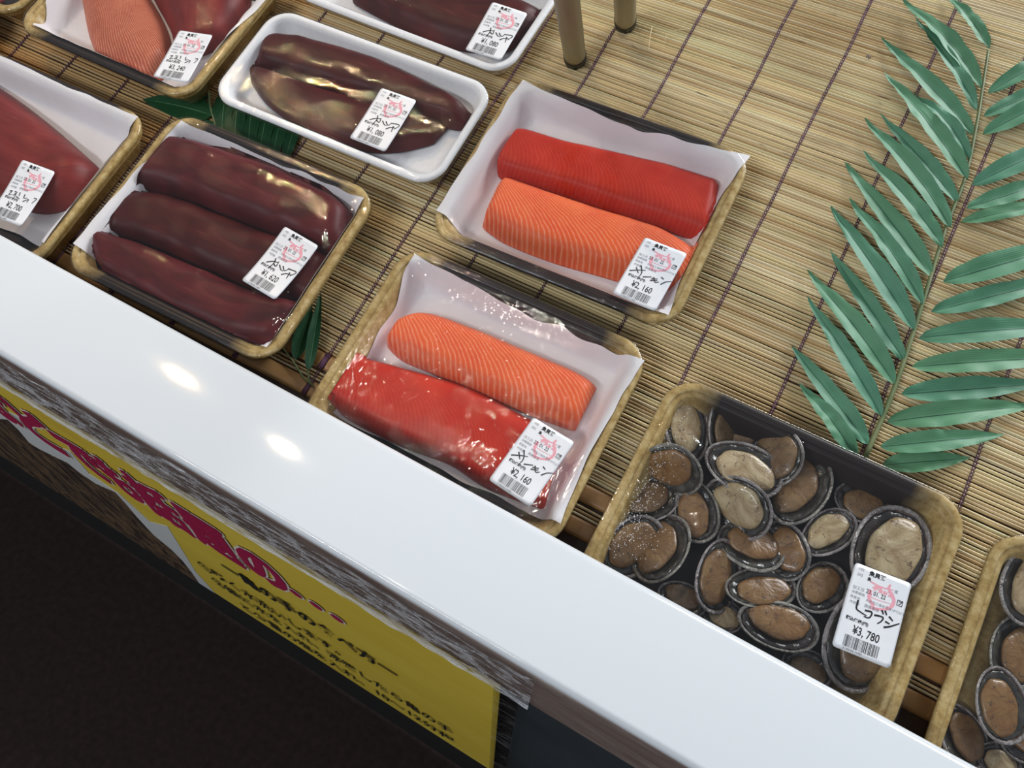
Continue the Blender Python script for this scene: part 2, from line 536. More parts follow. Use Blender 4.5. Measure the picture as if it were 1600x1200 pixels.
c = ramp(nt, noise_tex(nt, v, 1.0, 5, 0.7, 1.6), [(0.36, (0.010, 0.007, 0.007)), (0.5, (0.07, 0.045, 0.03)), (0.58, (0.17, 0.10, 0.05)), (0.66, (0.04, 0.04, 0.02)), (0.78, (0.30, 0.20, 0.11))])
nt.links.new(c, b.inputs['Base Color'])

# ------------------------------------------------------------------ structure
fl = MB()
fl.box(-3, 3, -3, 3, -0.02, 0.0)
tag(fl.build('floor', M_FLOOR, smooth=False), kind='structure', label='dark brown floor in front of the counter')

YO = 0.1121          # outer face of the rail
YI = 0.1982          # inner edge of the rail


def rounded_profile(y0, y1, z0, z1, r0, r1, n=6):
    P = [(y0, z0)]
    for k in range(n + 1):
        a = PI - (PI / 2) * k / n
        P.append((y0 + r0 + r0 * math.cos(a), z1 - r0 + r0 * math.sin(a)))
    for k in range(n + 1):
        a = PI / 2 - (PI / 2) * k / n
        P.append((y1 - r1 + r1 * math.cos(a), z1 - r1 + r1 * math.sin(a)))
    P.append((y1, z0))
    return P


counter = empty('display_counter', Matrix.Translation((0, YO, 0)), 'white-topped fish display counter with a worn brown edge, running diagonally across the foreground', 'counter')
prof = rounded_profile(0, YI - YO, RIMZ - 0.019, RIMZ, 0.0042, 0.007)
vs = [(x, y, z) for x in (-1.6, 1.2) for y, z in prof]
n = len(prof)
fs = [(k, (k + 1) % n, n + (k + 1) % n, n + k) for k in range(n)] + [tuple(range(n))[::-1], tuple(range(n, 2 * n))]
o = link_mesh('white_rail', vs, fs, M_RIM, counter, smooth=False)
me = o.data
for p in me.polygons:
    p.use_smooth = len(p.vertices) == 4
bpy_mod = o.modifiers.new('split', 'EDGE_SPLIT')
bpy_mod.split_angle = math.radians(50)
mb = MB()
mb.box(-1.6, 1.2, -0.0008, -0.0001, RIMZ - 0.085, RIMZ - 0.0065)
mb.box(-1.6, 1.2, 0.0, 0.02, RIMZ - 0.085, RIMZ - 0.0192)
mb.build('edge_band', M_BAND, counter, smooth=False)
mb = MB()
mb.box(-0.040, 1.2, 0.008, 0.03, 0.02, RIMZ - 0.0852)
mb.build('front_panel', M_PANEL, counter, smooth=False)
mb = MB()
mb.box(-1.6, -0.0405, 0.008, 0.03, 0.02, RIMZ - 0.0852)
mb.build('front_panel', mottled('black_panel', (0.006, 0.006, 0.006), (0.010, 0.010, 0.009), 6, 0.6), counter, smooth=False)
mb = MB()
mb.box(-1.6, 1.2, 0.001, 0.0078, RIMZ - 0.0885, RIMZ - 0.0852)
mb.build('panel_trim', mottled('steel_trim', (0.35, 0.36, 0.37), (0.5, 0.5, 0.5), 20, 0.25, metal=0.6), counter, smooth=False)
# sloping board which carries the mat (child, in mat coordinates)
inv = counter.matrix_world.inverted()
mb = MB()
cs = [MF @ Vector((u, vv, w)) for u in (-1.25, 0.75) for vv in (0.0, 0.95) for w in (-0.018, -0.0016)]
cs = [inv @ c for c in cs]
mb.add(cs, [(0, 1, 3, 2), (4, 6, 7, 5), (0, 4, 5, 1), (2, 3, 7, 6), (0, 2, 6, 4), (1, 5, 7, 3)])
mb.build('sloping_board', M_WOOD, counter, smooth=False)

# crinkled vinyl over the band
mb = MB()
nx_, nz_ = 500, 22
vs = []
for i in range(nx_ + 1):
    x = -1.1 + (1.1 - 0.028) * i / nx_
    for k in range(nz_ + 1):
        z = RIMZ - 0.0050 - 0.085 * k / nz_
        d = noise.noise(Vector((x * 22, z * 90, 3.1))) * 0.0016 + noise.noise(Vector((x * 70 + z * 60, z * 230, 7))) * 0.0009
        vs.append((x, YO - 0.0040 + d, z))
fs = [(i * (nz_ + 1) + k, (i + 1) * (nz_ + 1) + k, (i + 1) * (nz_ + 1) + k + 1, i * (nz_ + 1) + k + 1) for i in range(nx_) for k in range(nz_)]
tag(link_mesh('clear_vinyl_strip', vs, fs, M_VINYL), 'crinkled clear vinyl tape wrapped over the brown counter edge above the yellow poster', 'tape')

# ------------------------------------------------------------------ bamboo mat
MU0, MU1, MV0, MV1 = -1.16, 0.66, 0.0865, 0.90
mat_e = empty('bamboo_mat', on_mat(0, 0, 0), 'wide slatted bamboo mat bound with purple thread, under all the fish trays', 'mat')
mb = MB()
slats = []
v = MV0 + 0.0165
while v < MV0 + 0.0165 + 0.0085:
    slats.append((v, 0.00105))
    v += 0.0029
v2 = 0.1285
while v2 < MV1:
    r = random.uniform(0.00105, 0.00140)
    slats.append((v2, r))
    v2 += r * 2 + random.choice([0.0003, 0.0004, 0.0006, 0.0012])
rng = random.Random(3)
for i, (sv, r) in enumerate(slats):
    nseg = 44
    ph = rng.uniform(0, 100)
    amp = rng.uniform(0.0001, 0.0005)
    vs, fs = [], []
    K = 6
    for j in range(nseg + 1):
        u = MU0 + (MU1 - MU0) * j / nseg + rng.uniform(-.008, .008)
        dv = amp * noise.noise(Vector((u * 9, ph, 0))) * 2
        rr = r * (1 + 0.10 * noise.noise(Vector((u * 30, ph, 5))))
        for k in range(K):
            a = PI * k / (K - 1)
            vs.append((u, sv + dv + rr * math.cos(a), rr * 1.9 * math.sin(a) - 0.0007 + 0.0003 * noise.noise(Vector((u * 7, ph, 9)))))
    for j in range(nseg):
        for k in range(K - 1):
            fs.append((j * K + k, j * K + k + 1, (j + 1) * K + k + 1, (j + 1) * K + k))
    mb.add(vs, fs)
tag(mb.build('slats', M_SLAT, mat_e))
for a, bb in ((MV0, MV0 + 0.0145), (0.1128, 0.1268)):
    mb = MB()
    vs, fs = [], []
    K = 7
    prof = [(a, -0.0012), (a + 0.0006, 0.0012), (a + 0.003, 0.0019), ((a + bb) / 2, 0.0021), (bb - 0.003, 0.0019), (bb - 0.0006, 0.0012), (bb, -0.0012)]
    for u in (MU0, MU1):
        vs += [(u, y, z) for y, z in prof]
    mb.add(vs, [(k, k + 1, K + k + 1, K + k) for k in range(K - 1)])
    mb.build('flat_strip', M_STRIP, mat_e)
thread_us = [-1.01, -0.94, -0.868, -0.797, -0.7295, -0.658, -0.588, -0.518, -0.448, -0.3485 - 0.03, -0.3055, -0.2400, -0.1725, -0.0985, -0.0348, 0.0366, 0.1080, 0.1835, 0.255, 0.326, 0.40, 0.47]
for tu in thread_us:
    mb = MB()
    for sgn in (1, -1):
        pts = []
        for i, (sv, r) in enumerate(slats):
            if rng.random() < 0.0:
                continue
            wob = 0.0016 * noise.noise(Vector((tu * 50, sv * 14, 1)))
            side = sgn if i % 2 else -sgn
            pts.append((tu + wob + side * 0.0012, sv, r * 1.9 - 0.0001))
            pts.append((tu + wob, sv + r, 0.0005))
        mb.tube(pts, 0.00045, 5)
    mb.tube([(tu, MV0 + 0.0002, 0.0022), (tu, MV0 + 0.0145, 0.0023)], [0.0026, 0.0026], 6)
    mb.tube([(tu, 0.1128, 0.0022), (tu, 0.1268, 0.0023)], [0.0030, 0.0030], 6)
    for vi in range(len(mb.v) - 24, len(mb.v)):
        p = mb.v[vi]
        mb.v[vi] = (p[0], p[1], 0.0021 + (p[2] - 0.0022) * 0.25)
    mb.build('stitching_thread', M_THREAD, mat_e)


# ------------------------------------------------------------------ trays
def rrect(L, W, r, n=10):
    """closed rounded rectangle, ccw, 4n + side points"""
    P = []
    hx, hy = L / 2, W / 2
    r = max(r, 0.0004)
    side = 8
    cor = [(hx - r, hy - r, 0), (-hx + r, hy - r, PI / 2), (-hx + r, -hy + r, PI), (hx - r, -hy + r, 1.5 * PI)]
    for ci, (cx, cy, a0) in enumerate(cor):
        for k in range(n):
            a = a0 + (PI / 2) * k / (n - 1)
            P.append((cx + r * math.cos(a), cy + r * math.sin(a)))
        nx2 = cor[(ci + 1) % 4]
        a = a0 + PI / 2
        p0 = P[-1]
        p1 = (nx2[0] + r * math.cos(nx2[2]), nx2[1] + r * math.sin(nx2[2]))
        for k in range(1, side):
            t = k / side
            P.append((p0[0] + (p1[0] - p0[0]) * t, p0[1] + (p1[1] - p0[1]) * t))
    return P


def loft_rings(rings, close_first=True, close_last=True):
    n = len(rings[0])
    vs = [p for rg in rings for p in rg]
    fs = []
    for i in range(len(rings) - 1):
        for k in range(n):
            fs.append((i * n + k, i * n + (k + 1) % n, (i + 1) * n + (k + 1) % n, (i + 1) * n + k))
    if close_first:
        fs.append(tuple(range(n))[::-1])
    if close_last:
        fs.append(tuple(range((len(rings) - 1) * n, len(rings) * n)))
    return vs, fs


GOLD = dict(L=0.222, W=0.176, H=0.031, r=0.025, mat=M_TRAY, fl=0.022,
            prof=[(0.017, 0.0), (0.015, 0.0008), (0.0075, 0.018), (0.0055, 0.0185), (0.0045, 0.0215), (0.0025, 0.022), (0.0012, 0.0265), (0.0, 0.0275), (0.0002, 0.0300), (0.0016, 0.0310), (0.0052, 0.0310), (0.0066, 0.0302), (0.0070, 0.0290), (0.0084, 0.0286), (0.0098, 0.0284), (0.0108, 0.0270), (0.0190, 0.0060), (0.0215, 0.0040), (0.0260, 0.0032)])
WHITE = dict(L=0.246, W=0.117, H=0.024, r=0.024, mat=M_FOAM, fl=0.018,
             prof=[(0.015, 0.0), (0.013, 0.0008), (0.004, 0.018), (0.0015, 0.0195), (0.0, 0.0210), (0.0004, 0.0232), (0.0020, 0.0240), (0.0050, 0.0240), (0.0068, 0.0230), (0.0085, 0.0195), (0.0150, 0.0062), (0.0180, 0.0044), (0.0220, 0.0036)])


def tray_inner(T, x, y):
    """height of the tray's inside at local x, y"""
    hx, hy, r = T['L'] / 2, T['W'] / 2, T['r']
    qx, qy = abs(x) - (hx - r), abs(y) - (hy - r)
    d = math.hypot(max(qx, 0), max(qy, 0)) + min(max(qx, qy), 0) - r      # <0 inside
    ins = -d
    pr = [(a, z) for a, z in T['prof'][T['prof'].index(max(T['prof'], key=lambda q: (q[1], q[0]))):]]
    return float(np.interp(ins, [a for a, _ in pr], [z for _, z in pr])), ins


TRAYS = {}


def make_tray(key, T, cu, cv, rot, label, group=None, w0=0.0026):
    e = empty('food_tray', on_mat(cu, cv, w0, rot), label, 'tray', group)
    rings = []
    for ins, z in T['prof']:
        rg = rrect(T['L'] - 2 * ins, T['W'] - 2 * ins, T['r'] - ins * 0.9)
        rings.append([(x, y, z) for x, y in rg])
    vs, fs = loft_rings(rings)
    o = link_mesh('tray_body', vs, fs, T['mat'], e)
    es = o.modifiers.new('split', 'EDGE_SPLIT')
    es.split_angle = math.radians(55)
    TRAYS[key] = dict(e=e, T=T, cu=cu, cv=cv, rot=rot, w0=w0, contents=[])
    return e


def t_local(key, x, y, w):
    """photo pixel -> tray-local xy assuming height w above the mat"""
    t = TRAYS[key]
    u, v = px(x, y, w)
    du, dv = u - t['cu'], v - t['cv']
    c, s = math.cos(-t['rot']), math.sin(-t['rot'])
    return c * du - s * dv, s * du + c * dv


def tray_top(key, lx, ly, lz=0.0):
    """matrix of a thing placed inside a tray at tray-local position"""
    t = TRAYS[key]
    return on_mat(t['cu'], t['cv'], t['w0'], t['rot']) @ Matrix.Translation((lx, ly, lz))


D = math.radians
make_tray('salmon_back', GOLD, -0.1700, 0.3420, D(1.6), 'gold and black tray of two salmon pieces, further from the counter rail')
make_tray('salmon_front', GOLD, -0.1725, 0.1480, D(0.6), 'gold and black tray of two salmon pieces touching the white counter rail')
make_tray('abalone', GOLD, 0.0710, 0.1395, D(-0.2), 'gold and black tray filled with small abalone, priced 3,780')
make_tray('abalone_next', GOLD, 0.3120, 0.1370, D(0.2), 'gold and black abalone tray cut off by the right edge of the photo')
make_tray('tuna_big', GOLD, -0.4390, 0.1740, D(1.0), 'gold and black tray packed with dark tuna, priced 1,620', w0=0.0060)
make_tray('fatty', GOLD, -0.6620, 0.3600, D(-0.5), 'gold and black tray with a pale ribbed block and red tuna, priced 3,240', w0=0.0060)
make_tray('tuna_left', GOLD, -0.6830, 0.1540, D(0.3), 'gold and black tray of red tuna at the left edge, priced 2,700')
make_tray('corner_back', GOLD, -0.8990, 0.3710, D(0.0), 'gold-rimmed tray of which only a corner shows at the top left')
make_tray('corner_left', GOLD, -0.9240, 0.1880, D(0.0), 'gold-rimmed tray of which only a sliver shows at the left edge')
make_tray('white_front', WHITE, -0.4175, 0.3485, D(0.6), 'white foam tray of dark tuna, nearer to the counter rail of the two white trays', w0=0.0080)
make_tray('white_back', WHITE, -0.4205, 0.4870, D(-0.6), 'white foam tray of dark tuna cut off by the top edge of the photo')


# liners
def liner(key, corners, label, w=0.026, bow=(0, 0, 0, 0)):
    P = [np.array(t_local(key, *c, w)) for c in corners]     # TL TR BR BL
    n, m = 60, 46
    vs, fs = [], []
    T = TRAYS[key]['T']
    for i in range(n + 1):
        for j in range(m + 1):
            s, t = i / n, j / m
            p = (P[0] * (1 - s) + P[1] * s) * (1 - t) + (P[3] * (1 - s) + P[2] * s) * t
            sb, tb = math.sin(PI * s), math.sin(PI * t)
            p = p + np.array([(1 - s) * bow[0] * tb - s * bow[1] * tb, -(1 - t) * bow[2] * sb + t * bow[3] * sb])
            e1 = noise.noise(Vector((p[0] * 40, p[1] * 40, 3))) * 0.0022
            if i in (0, n):
                p = p + np.array([e1, 0])
            if j in (0, m):
                p = p + np.array([0, e1])
            z, ins = tray_inner(T, p[0], p[1])
            wv = 0.0012 + 0.0018 * (0.5 + 0.5 * noise.noise(Vector((p[0] * 34, p[1] * 34, 8.5)))) * min(1, max(0, (0.035 - ins) / 0.02) + 0.15)
            vs.append((p[0], p[1], min(z + wv + 0.0006, T['H'] + 0.0012)))
    for i in range(n):
        for j in range(m):
            fs.append((i * (m + 1) + j, i * (m + 1) + j + 1, (i + 1) * (m + 1) + j + 1, (i + 1) * (m + 1) + j))
    o = link_mesh('liner_sheet', vs, fs, M_LINER)
    o.matrix_world = tray_top(key, 0, 0)
    tag(o, label, 'liner')
    TRAYS[key]['contents'].append(o)
    return o


liner('salmon_back', [(816, 136), (1168, 254), (1043, 500), (683, 338)], 'white absorbent sheet under the salmon in the tray furthest from the rail', bow=(0.001, 0.008, 0.007, 0.001))
liner('salmon_front', [(650, 405), (1006, 570), (876, 822), (516, 640)], 'white absorbent sheet under the salmon in the tray against the rail', bow=(0.002, 0.004, 0.003, 0.0))
liner('tuna_big', [(292, 202), (574, 322), (425, 552), (126, 392)], 'white absorbent sheet showing at the corners under the dark tuna priced 1,620')
liner('tuna_left', [(-70, 62), (222, 192), (78, 388), (-190, 250)], 'cream-lit absorbent sheet beside the tuna at the left edge')
liner('fatty', [(140, -90), (440, 0), (283, 148), (62, 52)], 'white absorbent sheet beside the pale ribbed block of fish')


def clamp_in(T, x, y, lim):
    hx, hy = T['L'] / 2 - lim, T['W'] / 2 - lim
    r = T['r'] - lim * 0.7
    x, y = max(-hx, min(hx, x)), max(-hy, min(hy, y))
    qx, qy = abs(x) - (hx - r), abs(y) - (hy - r)
    if qx > 0 and qy > 0:
        d = math.hypot(qx, qy)
        if d > r:
            x = math.copysign(hx - r + qx * r / d, x)
            y = math.copysign(hy - r + qy * r / d, y)
    return x, y


def fillet(key, name, upper, lower, mat, label, cat, H=0.020, base=0.0052, ws=0.013, lobes=0.0, grp=None, end=0.16, q=2.6, asym=0.0, seed=0, n=64, mm=22, pin=0.12, rough=0.0006):
    """block of fish lofted between two outlines measured left to right"""
    U = catmull([t_local(key, *p, ws) for p in upper], n)
    Lw = catmull([t_local(key, *p, ws) for p in lower], n)
    c0 = (U.mean(0) + Lw.mean(0)) / 2
    T = TRAYS[key]['T']
    rings, uvs = [], []
    s_len = 0
    prev = None
    for i in range(n):
        s = i / (n - 1)
        e = min(s, 1 - s) / end
        hh = H * (1 - (1 - min(e, 1)) ** 3 * 0.75) * (1 + 0.07 * noise.noise(Vector((s * 5, seed, 0))))
        shrink = 1 - pin * (1 - min(e * 3.2, 1)) ** 2
        a, bq = Lw[i], U[i]
        mid = (a + bq) / 2
        a = mid + (a - mid) * shrink
        bq = mid + (bq - mid) * shrink
        wd_ = np.linalg.norm(bq - a)
        if prev is not None:
            s_len += np.linalg.norm(mid - prev)
        prev = mid
        ring = []
        for k in range(mm + 1):
            th = PI * k / mm
            t = 0.5 - 0.5 * math.copysign(abs(math.cos(th)) ** 0.6, math.cos(th))
            z = (1 - abs(2 * t - 1) ** q) ** (1 / 1.7)
            z *= 1 + asym * (t - 0.5)
            if lobes:
                z *= 1 - lobes * math.exp(-((t - 0.52) / 0.09) ** 2)
            p = a + (bq - a) * t
            z3 = base + hh * z + rough * noise.noise(Vector((p[0] * 55, p[1] * 55, seed))) * min(1, z * 2)
            X, Y = clamp_in(T, p[0], p[1], 0.0115)
            ring.append((X - c0[0], Y - c0[1], max(z3, tray_inner(T, X, Y)[0] + 0.0022)))
            uvs.append((s_len, t * wd_))
        for k in range(1, 6):
            t = 1 - k / 6
            p = a + (bq - a) * (0.08 + 0.84 * t)
            X, Y = clamp_in(T, p[0], p[1], 0.0115)
            ring.append((X - c0[0], Y - c0[1], max(base, tray_inner(T, X, Y)[0] + 0.0020)))
            uvs.append((s_len, t * wd_))
        rings.append(ring)
    vs, fs = loft_rings(rings)
    o = link_mesh(name, vs, fs, mat, uvs=uvs)
    o.matrix_world = tray_top(key, c0[0], c0[1])
    tag(o, label, cat, grp)
    TRAYS[key]['contents'].append(o)
    return o


fillet('salmon_back', 'salmon_fillet', [(806, 212), (822, 205), (880, 222), (960, 240), (1040, 258), (1124, 284)], [(776, 258), (786, 278), (870, 300), (940, 324), (1020, 350), (1106, 380)], M_SALMON_R, 'smooth red salmon block, further from the rail in the tray standing on open mat', 'fish', H=0.019, seed=1, end=0.035, q=6, asym=-0.2, pin=0.04)
fillet('salmon_back', 'salmon_fillet', [(784, 280), (802, 280), (870, 304), (950, 330), (1030, 356), (1088, 392)], [(752, 352), (790, 378), (860, 406), (930, 426), (1000, 446), (1070, 462)], M_SALMON_O, 'orange salmon piece with pale fat lines, nearer half of the tray on open mat', 'fish', H=0.021, seed=2, end=0.05, q=4.2, asym=-0.3, pin=0.06)
fillet('salmon_front', 'salmon_fillet', [(622, 504), (664, 488), (740, 512), (830, 550), (900, 580), (933, 602)], [(603, 540), (628, 562), (670, 580), (760, 620), (840, 652), (898, 672)], M_SALMON_O, 'orange salmon piece with pale fat lines in the tray against the rail', 'fish', H=0.020, seed=3, end=0.04, q=4.2, asym=-0.3, pin=0.05)
fillet('salmon_front', 'salmon_fillet', [(556, 570), (578, 562), (650, 580), (730, 604), (810, 644), (880, 686)], [(519, 628), (540, 652), (620, 694), (700, 724), (760, 762), (850, 796)], M_SALMON_R, 'smooth deep red salmon block with a bright lamp glare, against the rail', 'fish', H=0.022, seed=4, end=0.05, q=4.5, asym=-0.15, pin=0.05)

fillet('tuna_big', 'tuna_loin', [(214, 250), (250, 216), (330, 232), (430, 264), (520, 308), (556, 336)], [(182, 300), (270, 308), (360, 340), (440, 372), (520, 402), (546, 384)], M_TUNA2, 'dark purple tuna strip along the far side of the tray priced 1,620', 'fish', H=0.029, seed=5, end=0.10, q=5, ws=0.02, rough=0.002)
fillet('tuna_big', 'tuna_loin', [(170, 306), (260, 306), (350, 338), (440, 372), (528, 404)], [(142, 360), (225, 384), (310, 420), (396, 456), (500, 478)], M_TUNA, 'dark tuna strip in the middle of the tray priced 1,620', 'fish', H=0.024, seed=6, end=0.10, q=4.5, ws=0.018, rough=0.002)
fillet('tuna_big', 'tuna_loin', [(140, 360), (220, 382), (310, 418), (400, 456), (494, 480)], [(160, 426), (205, 456), (290, 508), (370, 540), (446, 548)], M_TUNA2, 'dark tuna strip nearest the rail in the tray priced 1,620', 'fish', H=0.028, seed=7, end=0.11, q=4.5, ws=0.019, rough=0.002)
fillet('white_front', 'tuna_loin', [(410, 88), (440, 66), (520, 80), (600, 106), (680, 146), (740, 184)], [(402, 114), (460, 128), (540, 154), (610, 172), (680, 196), (728, 208)], M_TUNA, 'upper lobe of dark tuna in the nearer white foam tray', 'fish', H=0.021, seed=8, end=0.10, q=5, ws=0.014, rough=0.0018)
fillet('white_front', 'tuna_loin', [(398, 110), (455, 130), (535, 156), (600, 174), (650, 188), (702, 200)], [(394, 134), (425, 172), (490, 214), (560, 238), (620, 240), (676, 228)], M_TUNA, 'lower wider lobe of dark tuna in the nearer white foam tray', 'fish', H=0.018, seed=9, end=0.10, q=5, ws=0.013, rough=0.0018)
fillet('white_back', 'tuna_loin', [(545, -30), (600, -50), (680, -40), (760, -20), (856, 18)], [(550, 0), (590, 22), (650, 52), (720, 74), (800, 76)], M_TUNA, 'dark tuna block in the white foam tray at the top edge', 'fish', H=0.020, seed=10, end=0.10, q=3.4, ws=0.014, rough=0.0015)
fillet('tuna_left', 'tuna_loin', [(-150, 60), (-70, 96), (0, 134), (70, 186), (152, 258)], [(-190, 160), (-100, 230), (-10, 300), (60, 326), (136, 304)], M_TUNA3, 'red tuna block at the left edge, priced 2,700', 'fish', H=0.029, seed=11, end=0.12, q=2.6, ws=0.018)
fillet('fatty', 'fish_block', [(190, -60), (230, -10), (262, 50), (268, 100)], [(134, -20), (132, 20), (155, 90), (240, 138)], M_PALE, 'pale ribbed fatty fish block in the tray priced 3,240', 'fish', H=0.022, seed=12, end=0.1, q=3, ws=0.015)
fillet('fatty', 'tuna_loin', [(300, -90), (370, -50), (390, 0), (350, 70)], [(215, -50), (240, 0), (266, 50), (275, 96)], M_TUNA3, 'deep red tuna block beside the pale ribbed block', 'fish', H=0.026, seed=13, end=0.12, q=2.6, ws=0.016)
fillet('corner_back', 'tuna_loin', [(-160, -60), (-80, -30), (0, -10)], [(-200, -10), (-100, 30), (-10, 16)], M_TUNA3, 'pinkish fish in the tray cornering at the top left', 'fish', H=0.02, seed=14, ws=0.016)


# ------------------------------------------------------------------ abalone
def egg(t, a, bq):
    return a * math.cos(t), bq * math.sin(t) * (1 + 0.10 * math.cos(t))


def make_abalone(cream, seed):
    """unit abalone: long half-axis 1 along x, short half-axis 0.68; rests at z = 0, sizes in units of the long half-axis"""
    e = bpy.data.objects.new('abalone', None)
    e.empty_display_size = 0.01
    COL.objects.link(e)
    N = 44
    rs = []
    for sc, z in ((0.10, 0.02), (0.42, 0.03), (0.68, 0.10), (0.86, 0.22), (0.96, 0.38), (1.0, 0.47)):
        rs.append([(*egg(2 * PI * k / N, sc, sc * 0.70), z * (1 + 0.05 * math.sin(5 * k * 2 * PI / N + seed))) for k in range(N)])
    for sc, z in ((0.955, 0.485), (0.90, 0.40), (0.80, 0.27), (0.5, 0.13), (0.1, 0.12)):
        rs.append([(*egg(2 * PI * k / N, sc, sc * 0.70), z) for k in range(N)])
    vs, fs = loft_rings(rs)
    link_mesh('shell', vs, fs, M_SHELL, e)
    # pale lip around the shell
    lp = MB()
    pts = [(*egg(2 * PI * k / N, 0.982, 0.687), 0.482 + 0.015 * math.sin(4 * k * 2 * PI / N + seed)) for k in range(N + 1)]
    lp.tube(pts, [0.036 + 0.020 * (0.5 + 0.5 * math.sin(2 * PI * k / N + seed)) for k in range(N + 1)], 6, caps=False)
    lp.build('shell_lip', M_LIP, e)
    # frilled mantle
    rs = []
    for sc, z in ((0.60, 0.20), (0.88, 0.33), (0.905, 0.43), (0.86, 0.475), (0.78, 0.47), (0.70, 0.42), (0.62, 0.40), (0.5, 0.36)):
        rg = []
        for k in range(N):
            fr = 1 + 0.025 * math.sin(17 * 2 * PI * k / N + seed * 2) * (sc > 0.8)
            x, y = egg(2 * PI * k / N, sc * fr, sc * fr * 0.70)
            rg.append((x, y, z + 0.03 * math.sin(11 * 2 * PI * k / N + seed) * (sc > 0.65)))
        rs.append(rg)
    vs, fs = loft_rings(rs)
    link_mesh('mantle', vs, fs, M_MANTLE, e)
    # muscular foot
    rs = []
    ox = 0.05 * math.sin(seed)
    oy = 0.10 * math.cos(seed * 2.3)
    for sc, z in ((0.52, 0.30), (0.70, 0.40), (0.76, 0.50), (0.74, 0.57), (0.66, 0.625), (0.50, 0.65), (0.28, 0.655), (0.08, 0.655)):
        rg = []
        for k in range(N):
            t = 2 * PI * k / N
            wv = 1 + 0.04 * math.sin(3 * t + seed) + 0.02 * math.sin(7 * t + 2 * seed)
            x, y = egg(t, sc * wv, sc * 0.64 * wv)
            rg.append((x + ox, y + oy, z + 0.012 * math.sin(4 * x * 3 + seed) * (sc < 0.7)))
        rs.append(rg)
    vs, fs = loft_rings(rs)
    link_mesh('foot', vs, fs, M_FOOT_C if cream else M_FOOT_B, e)
    return e


def copy_tree(o, parent=None):
    c = o.copy()
    COL.objects.link(c)
    c.parent = parent
    for ch in list(o.children):
        k = copy_tree(ch, c)
        k.matrix_parent_inverse = Matrix()
    return c


protos = {}
used = set()
CRE, BRO = True, False
